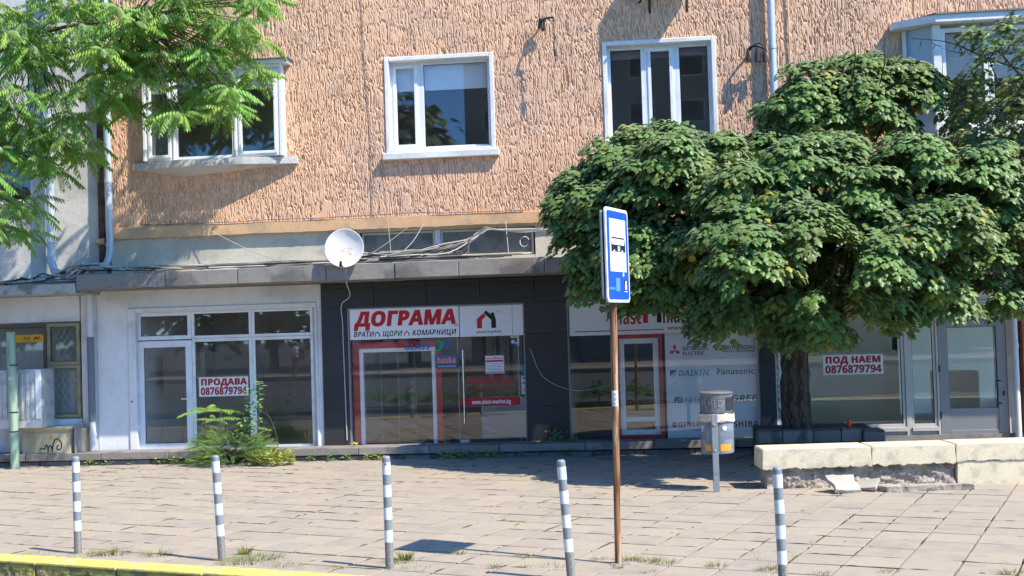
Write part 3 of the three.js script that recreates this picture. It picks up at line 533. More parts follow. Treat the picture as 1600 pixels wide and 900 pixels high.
board('brand_panel', 'light grey panel printed with rows of brand names behind the litter bin', rect(1041, 519, 1186, 684, -0.12), -0.16, -0.12, print(880, 990, (x, w, h) => {
  x.fillStyle = '#dedddf'; x.fillRect(0, 0, w, h);
  const tri = (cx, cy, s, c) => { x.fillStyle = c; for (const [ox, oy] of [[0, -s], [-s * 0.87, s * 0.5], [s * 0.87, s * 0.5]]) { x.beginPath(); x.moveTo(cx, cy); const nx = -oy, ny = ox; x.lineTo(cx + ox * 0.5 + nx * 0.3, cy + oy * 0.5 + ny * 0.3); x.lineTo(cx + ox, cy + oy); x.lineTo(cx + ox * 0.5 - nx * 0.3, cy + oy * 0.5 - ny * 0.3); x.fill(); } };
  tri(90, 160, 60, '#b3242b'); put(x, 'MITSUBISHI', 165, 128, 245, 36, INK); put(x, 'ELECTRIC', 165, 174, 215, 34, INK);
  tri(510, 150, 44, '#b3242b'); put(x, 'MITSUBISHI', 565, 130, 290, 36, INK); put(x, 'HEAVY INDUSTRIES', 565, 174, 290, 18, INK);
  x.fillStyle = '#1d3d66'; x.beginPath(); x.moveTo(35, 345); x.lineTo(110, 345); x.lineTo(35, 405); x.fill(); x.fillStyle = '#4aa3d8'; x.beginPath(); x.moveTo(45, 410); x.lineTo(110, 352); x.lineTo(110, 372); x.lineTo(70, 410); x.fill();
  put(x, 'DAIKIN', 110, 348, 300, 56, '#3f90c4', { slant: 0.2 }); put(x, 'Panasonic', 480, 346, 365, 54, '#14284b');
  put(x, 'F', 62, 598, 48, 58, '#1c2a48', { slant: 0.15 }); x.strokeStyle = '#1c2a48'; x.lineWidth = 9; x.beginPath(); x.arc(125, 630, 24, 0.4, 6); x.moveTo(104, 630); x.lineTo(150, 630); x.stroke(); put(x, 'Fuji Electric', 170, 608, 250, 40, '#26324c', { weight: 'normal' });
  put(x, 'GREE', 610, 596, 245, 60, '#1a2440', { slant: 0.2 });
  x.strokeStyle = '#b3242b'; x.lineWidth = 9; x.beginPath(); x.ellipse(64, 862, 17, 24, 0, 0, 7); x.moveTo(70, 842); x.lineTo(58, 884); x.stroke(); put(x, 'GENERAL', 98, 838, 290, 46, '#b3242b'); put(x, 'Fujitsu General Ltd', 105, 900, 270, 26, '#5b6272', { weight: 'normal' }); put(x, 'TOSHIBA', 520, 840, 345, 56, '#a3232b');
}), M.pvc);
film('glass_lettering', 'blue cut-out lettering with a green leaf behind shop glass', rect(630, 531, 704, 552, -0.092), -0.092, print(740, 210, (x) => { put(x, 'GLASS', 10, 60, 400, 90, '#1f66b4', { slant: 0.1 }); put(x, 'N', 620, 40, 110, 110, '#1f66b4', { slant: 0.1 }); x.fillStyle = '#2f9a58'; x.beginPath(); x.moveTo(540, 10); x.quadraticCurveTo(660, 20, 630, 110); x.quadraticCurveTo(600, 200, 480, 190); x.quadraticCurveTo(560, 120, 540, 10); x.fill(); put(x, 'E', 500, 55, 90, 95, '#1b4f8a', { slant: 0.1 }); }, { transparent: true, alphaTest: 0.5 }));
film('window_sticker', 'square orange and blue sticker on the shop glass', rect(680, 554, 716, 575, -0.091), -0.091, print(288, 168, (x, w, h) => { x.fillStyle = '#4d5f86'; x.fillRect(0, 0, w, h); x.fillStyle = '#3c4f7a'; x.fillRect(0, 120, w, 48); put(x, 'haska', 22, 28, 240, 78, '#ee9368'); put(x, 'BLINDS AND DOORS', 30, 138, 230, 16, '#cfd6e6'); }));
film('paper_notice', 'white paper notice with red lines taped to the glass door', rect(758, 555, 788, 584, -0.091), -0.091, print(240, 232, (x, w, h) => { x.fillStyle = '#dfe2e6'; x.fillRect(0, 0, w, h); x.strokeStyle = '#b2343a'; x.lineWidth = 6; x.strokeRect(4, 4, w - 8, h - 8); put(x, 'plast', 20, 26, 85, 22, RED); houseMark(x, 106, 20, 0.28); put(x, 'market', 142, 26, 80, 22, INK); x.fillStyle = RED; x.fillRect(14, 60, 212, 24); for (let i = 0; i < 5; i++) { x.fillStyle = '#56618a'; for (let q = 26; q < 200; q += 24) x.fillRect(q, 100 + i * 20, 17 - (q * (i + 3)) % 7, 8); } x.fillStyle = RED; x.fillRect(14, 206, 212, 12); }));
film('glass_lettering', 'dark red Cyrillic lettering in two rows on the glass door', rect(729, 586, 806, 614, -0.0905), -0.0905, print(770, 280, (x) => { put(x, 'КЛИМАТИЦИ', 10, 24, 740, 112, '#b5161d'); put(x, 'ПРОДАЖБА И МОНТАЖ', 30, 178, 700, 64, '#a3151b'); }, { transparent: true, alphaTest: 0.5 }));
film('glass_strip', 'red strip with white web address across the glass door', rect(721, 621, 813, 634, -0.0902), -0.0902, print(920, 130, (x, w, h) => { x.fillStyle = '#b7141d'; x.fillRect(0, 0, w, h); put(x, 'www.plast-market.bg', 165, 36, 610, 62, '#eeeeee'); }));
film('window_sticker', 'small turquoise sticker at the right edge of the shop glass', rect(815, 571, 827, 583, -0.0895), -0.0895, std([0.02, 0.28, 0.27]));
film('window_sticker', 'narrow white sticker strip with blue marks on shop glass', rect(815, 587, 822, 616, -0.0893), -0.0893, print(56, 232, (x, w, h) => { x.fillStyle = '#d6dbe2'; x.fillRect(0, 0, w, h); x.fillStyle = '#2d3c66'; x.beginPath(); x.arc(28, 30, 15, 0, 7); x.fill(); x.fillStyle = '#5a86c4'; x.fillRect(10, 74, 36, 34); x.fillStyle = '#30343c'; x.fillRect(14, 150, 28, 9); x.fillRect(14, 172, 28, 9); x.fillRect(14, 194, 20, 9); }));
film('window_sticker', 'small pale blue sticker under the door closer', rect(797, 529, 810, 539, -0.0891), -0.0891, print(104, 80, (x, w, h) => { x.fillStyle = '#27506a'; x.fillRect(0, 0, w, h); x.fillStyle = '#bcd6e2'; x.beginPath(); x.arc(36, 40, 22, 0, 7); x.fill(); x.fillRect(58, 46, 36, 16); }));
const numberSheet = (t) => print(800, 300, (x, w, h) => { x.fillStyle = '#e4e2e0'; x.fillRect(0, 0, w, h); put(x, t, 26, 26, 750, 96, '#a8222d', { heavy: 9 }); put(x, '0876879794', 26, 160, 750, 112, '#a8222d', { heavy: 7 }); });
film('window_notice', 'white sheet with red Cyrillic lettering and number in white shopfront', rect(311, 589, 388, 619, -0.06), -0.06, numberSheet('ПРОДАВА'), 'notice');

/* ---- grey framed shop to let on the right ---- */
const shopC = thing('shopfront', 'empty shop with pale interior, grey frames and grey glazed door', 'shopfront');
{
  const fl = 0.1, z = -0.06, L = xB[5], R0 = P(1583, 590, 0).x, top = 2.985, head = P(1500, 478, 0).y + 0.15;
  const wx0 = P(1222, 600, z).x, wx1 = P(1413, 600, z).x, pr0 = P(1421, 600, z).x, pr1 = P(1462, 600, z).x, dr0 = P(1466, 600, z).x, dr1 = P(1572, 600, z).x, sy = P(1340, 668, z).y, dt = P(1520, 496, z).y;
  mesh('wall', [box(L, wx0 - 0.02, fl, top, -0.3, 0.01), box(L, R0, head, top, -0.3, 0.008), box(dr1 + 0.01, R0 + 0.02, fl, head, -0.3, 0.009)], M.white, shopC);
  const poster = print(128, 1024, (x, w, h) => { const r = mulberry(77); x.fillStyle = '#a9a69f'; x.fillRect(0, 0, w, h); for (let i = 0; i < 120; i++) { x.fillStyle = ['#e2e0da', '#26262a', '#c9c7c0', '#5c5b58', '#efeeea'][Math.floor(r() * 5)]; x.save(); x.translate(r() * w, r() * h); x.rotate((r() - 0.5) * 1.2); x.fillRect(0, 0, 20 + r() * 60, 8 + r() * 40); x.restore(); } });
  card('torn_posters', { x0: L + 0.02, x1: wx0 - 0.05, y0: 0.5, y1: 1.9 }, 0.014, poster, shopC);
  const fr = (n, r, fw, m = M.aluPale) => sash(shopC, n, r, z, fw, 0.06, m, M.glass);
  fr('window', { x0: wx0, x1: wx1, y0: sy, y1: head }, 0.05); fr('window', { x0: pr0, x1: pr1, y0: sy, y1: head }, 0.045);
  mesh('post', [rbox(wx1 + 0.002, pr0 - 0.002, fl, head, z - 0.01, z + 0.075, 0.006), rbox(pr1 + 0.002, dr0 - 0.002, fl, head, z - 0.01, z + 0.08, 0.006)], M.aluPale, shopC);
  mesh('sill', rbox(wx0, wx1 - 0.002, sy - 0.075, sy - 0.002, z - 0.02, z + 0.1, 0.008), M.aluPale, shopC); mesh('sill', rbox(pr0 + 0.002, pr1 - 0.002, sy - 0.075, sy - 0.002, z - 0.02, z + 0.1, 0.008), M.aluPale, shopC);
  for (const [a, b] of [[wx0, wx1], [pr0, pr1]]) for (let i = 0; i < 6; i++) { const y = sy - 0.085 - i * 0.052; if (y < fl + 0.03) break; mesh('slat', rbox(a + 0.005, b - 0.005, y - 0.047, y, z, z + 0.035, 0.006), M.aluPale, shopC); }
  const d = sash(shopC, 'door', { x0: dr0, x1: dr1, y0: fl, y1: dt }, z + 0.01, 0.15, 0.07, M.alu);
  mesh('kick_panel', rbox(dr0 + 0.15, dr1 - 0.15, fl + 0.14, fl + 0.5, z + 0.02, z + 0.07, 0.005), M.alu, d);
  const hx = dr1 - 0.17, hy = P(1560, 612, z).y;
  mesh('handle', [tube([V(hx + 0.06, hy + 0.18, z + 0.08), V(hx, hy + 0.18, z + 0.13), V(hx, hy, z + 0.14), V(hx, hy - 0.18, z + 0.13), V(hx + 0.06, hy - 0.18, z + 0.08)], 0.013, 20, 8), rbox(dr1 - 0.08, dr1 - 0.05, hy - 0.06, hy + 0.02, z + 0.08, z + 0.09, 0.003)], M.black, d);
  for (const y of [0.35, 1.1, 1.85]) mesh('hinge', rod(V(dr0 + 0.01, fl + y, z + 0.085), V(dr0 + 0.01, fl + y + 0.1, z + 0.085), 0.013), M.black, d);
  sash(shopC, 'transom_window', { x0: dr0, x1: dr1, y0: dt + 0.012, y1: head }, z, 0.05, 0.06, M.aluPale);
  // pale interior: back wall close to the window, daylight from an opening in the far side wall
  const iz = -2.6, ix1 = 7.1;
  mesh('room', [box(L - 0.1, P(1405, 600, iz).x, fl, 2.9, iz - 0.1, iz), box(L - 0.1, L, fl, 2.9, iz, -0.3), box(P(1405, 600, iz).x - 0.1, P(1405, 600, iz).x, fl, 2.9, -5.3, iz), box(L, ix1, fl, 2.9, -5.4, -5.3), box(ix1, ix1 + 0.1, fl, 0.4, -5.3, -0.3), box(ix1, ix1 + 0.1, 2.6, 2.9, -5.3, -0.3), box(R0 + 0.02, ix1, fl, 2.9, -0.3, -0.2)], M.roomPale, shopC);
  mesh('ceiling', box(L - 0.1, ix1 + 0.1, 2.9, 2.98, -5.4, -0.3), M.roomWhite, shopC); mesh('floor', box(L - 0.1, ix1 + 0.1, 0.02, fl, -5.4, -0.3), M.aluPale, shopC);
  mesh('counter', box(4.9, 5.6, fl, 1.15, -1.6, -1.1), M.roomPale, shopC);
  mesh('radiator', box(6.15, 6.3, 0.4, 1.9, -2.2, -0.6), M.roomWhite, shopC);
}
film('window_notice', 'white sheet with red Cyrillic lettering and number in empty shop', rect(1286, 554, 1380, 585, -0.03), -0.025, numberSheet('ПОД НАЕМ'), 'notice');
{
  const x0 = P(1591, 600, 0).x + 0.06, w = thing('corner_pillar', 'orange red painted pillar at the edge of the empty shop', 'pillar');
  mesh('shaft', rbox(x0, x0 + 1.4, 0.05, 2.985, -0.2, 0.12, 0.01), std(undefined, { map: stain([0.50, 0.16, 0.085], [0.38, 0.13, 0.08], 0.6, 331, 1.5, 0.06), roughness: 0.9 }), w);
  mesh('plinth', rbox(x0 - 0.02, x0 + 1.42, 0.0, 0.048, -0.2, 0.14, 0.01), M.concrete, w);
}

/* ---------- pipes, dish, cables, fittings on the facade ---------- */
function drainpipe(label, pts, r, mat, joints) {
  const o = thing('drainpipe', label, 'pipe');
  mesh('pipe', tube(pts, r, 40, 12), mat, o);
  for (const j of joints) mesh('collar', rod(V(j.x, j.y - 0.03, j.z), V(j.x, j.y + 0.03, j.z), r + 0.008, r + 0.008, 14), mat, o);
  return o;
}
const line = (a, b, n = 6) => Array.from({ length: n }, (_, i) => a.clone().lerp(b, i / (n - 1)));
{
  const x = P(168, 250, 0.22).x, z = 0.2;
  drainpipe('zinc drainpipe at the left corner of the peach building', [V(x, 9.5, z), V(x, 8, z), V(x, 6, z), V(x, 4.2, z), V(x, 3.7, z), V(x - 0.06, 3.45, z + 0.02), V(x - 0.3, 3.36, z + 0.2)], 0.062, M.zinc, [V(x, 6.9, z), V(x, 4.9, z), V(x, 3.78, z)]);
  const x2 = P(80, 300, 0.17).x; drainpipe('pale zinc drainpipe on the grey neighbouring wall', [V(x2, 9.5, 0.2), V(x2, 7, 0.2), V(x2, 5, 0.2), V(x2, 3.6, 0.2), V(x2 + 0.05, 3.38, 0.22), V(x2 + 0.3, 3.3, 0.4)], 0.068, M.zinc, [V(x2, 6, 0.2), V(x2, 3.9, 0.2)]);
  const x3 = P(1207, 80, 0.22).x; drainpipe('blue grey drainpipe rising above the maple tree', [V(x3, 10, 0.22), V(x3, 8, 0.22), V(x3, 6, 0.22), V(x3, 4.6, 0.22), V(x3, 3.3, 0.22)], 0.062, M.zinc, [V(x3, 6.62, 0.22), V(x3, 5.3, 0.22)]);
  const x4 = P(141, 480, 0.07).x; drainpipe('white drainpipe with grey sleeve beside the white shopfront', [V(x4, 2.98, 0.09), V(x4, 2.5, 0.09), V(x4, 1.5, 0.09), V(x4 + 0.01, 0.75, 0.09), V(x4 + 0.01, 0.22, 0.09)], 0.056, M.whitePipe, [V(x4 + 0.01, 0.5, 0.09)]);
  const p4 = scene.children[scene.children.length - 1]; mesh('sleeve', rod(V(x4, 2.2, 0.09), V(x4 + 0.005, 0.72, 0.09), 0.061, 0.061, 14), M.greyPipe, p4);
  const x5 = P(1588, 600, 0.1).x; drainpipe('white drainpipe beside the orange red pillar', [V(x5, 2.98, 0.12), V(x5, 2, 0.12), V(x5, 1, 0.12), V(x5, 0.12, 0.12)], 0.05, M.whitePipe, [V(x5, 1.6, 0.12)]);
  const xb = P(155, 250, 0.1).x, bb = mesh('corner_board', rbox(xb - 0.05, xb + 0.055, 3.5, 9, -0.05, 0.08, 0.006), M.brownBoard); tag(bb, 'narrow brown vertical board between the two upper facades', 'board');
  const ins = mesh('loose_pipe_end', rod(V(xb - 0.06, 3.86, 0.1), V(xb + 0.08, 3.86, 0.1), 0.06, 0.06, 12), std([0.5, 0.33, 0.2])); tag(ins, 'short peach pipe end beside the zinc drainpipe', 'pipe');
  const xw = P(1232, 60, 0.12).x, ww = mesh('wall_cable', tube([V(xw, 8.6, 0.13), V(xw + 0.01, 7, 0.13), V(xw + 0.03, 5.2, 0.13), V(xw + 0.03, 4.1, 0.13)], 0.014, 20, 6), std([0.62, 0.46, 0.33])); tag(ww, 'thin beige cable running down beside the blue grey drainpipe', 'cable');
}
{ // satellite dish on the canopy edge
  const c = P(539, 389, 1.0), o = thing('satellite_dish', 'round white satellite dish with rust stains on the canopy edge', 'satellite dish'), R = 0.315;
  const g = new THREE.LatheGeometry([[0, 0], [0.08, 0.006], [0.16, 0.022], [0.24, 0.05], [R - 0.01, 0.082], [R, 0.09], [R + 0.006, 0.084], [R, 0.078], [0.24, 0.042], [0.12, 0.004], [0, -0.008]].map(([a, b]) => new THREE.Vector2(a, b)), 40);
  const dishMat = print(256, 256, (x, w, h) => { x.fillStyle = '#dedcd6'; x.fillRect(0, 0, w, h); const r = mulberry(5); for (let i = 0; i < 260; i++) { x.fillStyle = `rgba(150,95,40,${0.05 + 0.08 * r()})`; x.beginPath(); x.arc(130 + (r() - 0.5) * 90 + (r() - 0.5) * 60, 160 + (r() - 0.5) * 80, 1 + r() * 7, 0, 7); x.fill(); } }, { roughness: 0.55, metalness: 0 });
  const p = g.attributes.position, uv = g.attributes.uv; for (let i = 0; i < p.count; i++) uv.setXY(i, 0.5 + p.getX(i) / (2.1 * R), 0.5 - p.getZ(i) / (2.1 * R));
  const d = mesh('reflector', g, dishMat, o); d.quaternion.setFromUnitVectors(V(0, 1, 0), V(0.08, 0.12, 1).normalize()); d.position.copy(c);
  mesh('feed_arm', [rod(c.clone().add(V(-0.02, -0.3, 0.02)), c.clone().add(V(0, -0.27, 0.32)), 0.012), rod(c.clone().add(V(-0.01, -0.29, 0.29)), c.clone().add(V(0.01, -0.22, 0.35)), 0.026, 0.02)], M.rubber, o);
  mesh('mount', [rod(V(c.x, 3.1, 0.84), V(c.x, c.y, 0.9), 0.022), rod(V(c.x, c.y, 0.88), c.clone().add(V(0, 0, -0.012)), 0.03), rbox(c.x - 0.07, c.x + 0.07, 3.02, 3.2, 0.815, 0.835, 0.004)], M.slabDark, o);
  settle(o, V(c.x, 3.02, 0.82));
  const xd = P(537, 560, 0.05).x;
  const cb = mesh('dish_cable', tube([V(c.x + 0.01, c.y - 0.26, 1.0), V(c.x - 0.02, 3.0, 0.9), V(c.x - 0.06, 2.75, 0.5), V(xd, 2.6, 0.12), V(xd, 2.3, 0.065), V(xd, 1.9, 0.05), V(xd + 0.01, 1.2, 0.05), V(xd + 0.02, 0.3, 0.05)], 0.008, 50, 5), std([0.6, 0.58, 0.55])); tag(cb, 'pale cable hanging from the dish down the black pillar', 'cable');
}
{ // loose cables along the canopy and up to the beam
  const mats = [[0.42, 0.40, 0.38], [0.20, 0.19, 0.18], [0.55, 0.52, 0.47], [0.05, 0.05, 0.05], [0.33, 0.28, 0.22]].map((c) => std(c, { roughness: 0.8 }));
  const add = (pts, r, label, group, m) => tag(mesh('cable', tube(pts, r, Math.max(16, pts.length * 5), 5), m ?? mats[Math.floor(rnd() * 5)]), label, 'cable', group);
  const y0 = CAN_Y1 + 0.012;
  for (let i = 0; i < 18; i++) { // along the slab
    const a = rr(-9.4, -7.2), b = rr(-4.6, -2.0), n = 13, z = rr(0.55, 0.76), ph = rr(0, 9), pts = [];
    for (let k = 0; k < n; k++) { const t = k / (n - 1); pts.push(V(lerp(a, b, t), y0 + 0.02 + 0.05 * Math.abs(N3(t * 5 + ph, i)) + 0.012 * (i % 6), z + 0.12 * N3(t * 4, i, ph) - 0.04)); }
    add(pts, rr(0.007, 0.013), 'loose cable lying along the top of the canopy', 'cables along the canopy');
  }
  const hub = V(P(759, 357, 0.35).x, P(759, 357, 0.35).y, 0.35);
  for (let i = 0; i < 26; i++) { // bundle sweeping up to the bracket on the beam
    const a = rr(-5.2, -3.4), z = rr(0.5, 0.75), pts = [V(a, y0 + rr(0.02, 0.2), z), V(lerp(a, hub.x, 0.35), y0 + rr(0.06, 0.2), z - 0.05), V(lerp(a, hub.x, 0.65), y0 + rr(0.12, 0.28), z - 0.12), V(hub.x - 0.25, hub.y - rr(0.14, 0.24), 0.45), hub.clone().add(V(rr(-0.02, 0.03), rr(-0.03, 0.03), rr(-0.03, 0.03)))];
    add(pts, rr(0.007, 0.014), 'cable of the bundle sweeping from the canopy up to the beam', 'cables swept up to the beam bracket');
  }
  for (let i = 0; i < 8; i++) { const e = P(rr(868, 940), rr(362, 385), 0.4); add([hub.clone().add(V(0, rr(-0.03, 0.03), 0)), V(lerp(hub.x, e.x, 0.4), hub.y - rr(0.04, 0.12), 0.4), V(lerp(hub.x, e.x, 0.75), hub.y - rr(0.02, 0.1), 0.4), e], rr(0.007, 0.013), 'cable running from the beam bracket into the maple crown', 'cables into the maple crown'); }
  for (let i = 0; i < 40; i++) { // tangle at the corner of the two canopies
    const pts = [], a = rr(-11.6, -9.6), b = a + rr(1.0, 2.4), ph = rr(0, 20), yb = (x) => (x < -9.7 ? 3.12 : y0);
    for (let k = 0; k < 9; k++) { const t = k / 8, x = lerp(a, b, t); pts.push(V(x, yb(x) + 0.025 + 0.22 * Math.max(0, N3(t * 3 + ph, i * 1.7)) * Math.sin(t * Math.PI) + 0.07 * Math.exp(-((x + 9.7) ** 2)) , rr(0.45, 0.7))); }
    add(pts, rr(0.008, 0.018), 'tangled old cable heaped where the two canopies meet', 'tangled cables on the canopy corner');
  }
  // single drops and loops on the grey strip
  const drop = (x0, y0p, x1, y1p, label, sag = 0.1) => { const a = P(x0, y0p, 0.2), b = P(x1, y1p, 0.62), m = a.clone().lerp(b, 0.5); m.y -= sag; add([a, m, b], 0.006, label, undefined, mats[rnd() < 0.5 ? 0 : 4]); };
  drop(318, 355, 468, 418, 'thin cable slanting from the beam down to the canopy', 0.06);
  drop(288, 362, 215, 425, 'thin curled cable hanging from the beam over pale plaster', 0.05);
  drop(606, 345, 612, 408, 'pale cable dropping straight from the beam beside the dish', -0.01);
  drop(650, 345, 572, 402, 'cable slanting from the beam towards the white dish', 0.02);
  drop(662, 350, 628, 395, 'short yellowish cable looping off the beam', 0.05);
  drop(790, 345, 796, 412, 'pale cable dropping to the canopy beside the dark transom', 0);
  const yb = 4.1, pts = []; for (let k = 0; k < 16; k++) { const t = k / 15; pts.push(V(lerp(-8.7, -2.0, t), yb + 0.02 + 0.05 * N3(t * 6, 3.3), 0.16)); } add(pts, 0.009, 'thin cable stapled along the foot of the peach render', undefined, mats[1]);
  const lp = []; for (let k = 0; k <= 14; k++) { const t = (k / 14) * Math.PI * 1.7 + 0.4; lp.push(P(820, 378, 0.3).add(V(0.075 * Math.cos(t), 0.085 * Math.sin(t), 0.02 * t))); } add(lp, 0.009, 'small coil of pale cable hung under the beam', undefined, mats[2]);
  const wl = []; for (let k = 0; k < 14; k++) { const t = k / 13, q = P(lerp(520, 520, t), 0, 0.13); wl.push(V(lerp(-5.15, -4.62, t) , lerp(9, 4.1, t), 0.125 + 0.01 * Math.sin(t * 20))); }
  add([V(-4.71, 8.6, 0.115), V(-4.68, 7.2, 0.115), V(-4.66, 6.6, 0.115), V(-4.6, 5.5, 0.115), V(-4.58, 4.1, 0.13)], 0.005, 'thin dark cable running down the render beside the single window', undefined, mats[1]);
  const gl = [V(P(828, 545, 0.06).x, P(828, 545, 0.06).y, 0.06), P(850, 590, 0.08), P(900, 610, 0.1), P(952, 602, 0.06)]; add(gl, 0.006, 'thin wire drooping across the black pillar and the glass', undefined, mats[0]);
}
{ // bracket and insulators on the render
  const c = P(846, 35, 0.25), o = thing('wall_bracket', 'black iron wall bracket with a hanging wire on peach render', 'bracket');
  mesh('arm', [tube([V(c.x, c.y, 0.08), V(c.x, c.y + 0.02, 0.25), V(c.x + 0.1, c.y + 0.03, 0.4), V(c.x + 0.22, c.y + 0.03, 0.42)], 0.018, 20, 8), rbox(c.x - 0.05, c.x + 0.05, c.y - 0.06, c.y + 0.07, 0.08, 0.11, 0.005)], M.black, o);
  mesh('insulator', [rod(V(c.x - 0.02, c.y - 0.09, 0.22), V(c.x - 0.01, c.y + 0.07, 0.24), 0.05, 0.035, 12), rod(V(c.x + 0.03, c.y - 0.14, 0.2), V(c.x + 0.03, c.y + 0.0, 0.22), 0.03, 0.02, 10)], M.rubber, o);
  mesh('hanging_wire', tube([V(c.x + 0.21, c.y + 0.03, 0.42), V(c.x + 0.22, c.y - 0.3, 0.42), V(c.x + 0.21, c.y - 0.55, 0.42), V(c.x + 0.23, c.y - 0.7, 0.42)], 0.01, 20, 6), M.rubber, o);
  mesh('wire_clamp', rod(V(c.x + 0.215, c.y - 0.5, 0.42), V(c.x + 0.225, c.y - 0.62, 0.42), 0.022), M.rubber, o);
  settle(o, V(c.x, c.y, 0.1));
  const d = P(1182, 85, 0.25), u = thing('insulator_cluster', 'brown ceramic insulators on a bracket beside the drainpipe', 'insulator'), br = std([0.05, 0.03, 0.022], { roughness: 0.35 });
  mesh('cross_arm', [tube([V(d.x - 0.15, d.y - 0.02, 0.09), V(d.x - 0.12, d.y + 0.1, 0.28), V(d.x, d.y + 0.12, 0.36), V(d.x + 0.14, d.y + 0.06, 0.3), V(d.x + 0.13, d.y, 0.09)], 0.02, 24, 8)], M.black, u);
  for (const [ox, oz] of [[-0.14, 0.3], [0.0, 0.36], [0.13, 0.3]]) mesh('insulator', [rod(V(d.x + ox, d.y - 0.14, oz), V(d.x + ox, d.y - 0.02, oz), 0.042, 0.035, 12), rod(V(d.x + ox, d.y - 0.02, oz), V(d.x + ox, d.y + 0.09, oz), 0.028, 0.022, 10)], br, u);
  mesh('nest_of_wire', [tube([V(d.x - 0.1, d.y + 0.1, 0.32), V(d.x + 0.02, d.y + 0.17, 0.34), V(d.x + 0.12, d.y + 0.08, 0.34), V(d.x + 0.03, d.y - 0.1, 0.36)], 0.012, 20, 6), tube([V(d.x - 0.12, d.y + 0.06, 0.3), V(d.x - 0.02, d.y + 0.14, 0.36), V(d.x + 0.1, d.y + 0.1, 0.3)], 0.014, 16, 6)], M.rubber, u);
  settle(u, V(d.x, d.y, 0.1));
  const a = P(1003, -16, 0.5), ac = thing('air_conditioner', 'air conditioner outdoor unit on brackets above the triple window', 'air conditioner'), ax = a.x, ay = a.y;
  mesh('casing', rbox(ax, ax + 0.85, ay + 0.06, ay + 0.66, 0.2, 0.52, 0.02), M.pvc, ac); mesh('fan_grille', [rod(V(ax + 0.3, ay + 0.36, 0.52), V(ax + 0.3, ay + 0.36, 0.535), 0.24, 0.24, 28)], M.rubber, ac);
  for (const q of [0.1, 0.72]) mesh('bracket', [rbox(ax + q, ax + q + 0.04, ay + 0.02, ay + 0.058, 0.08, 0.55, 0.004), rbox(ax + q, ax + q + 0.04, ay - 0.3, ay + 0.02, 0.08, 0.11, 0.004)], M.black, ac);
  mesh('hose', tube([V(ax + 0.05, ay + 0.1, 0.3), V(ax - 0.02, ay - 0.1, 0.25), V(ax - 0.05, ay - 0.13, 0.18)], 0.02, 16, 8), M.rubber, ac);
}

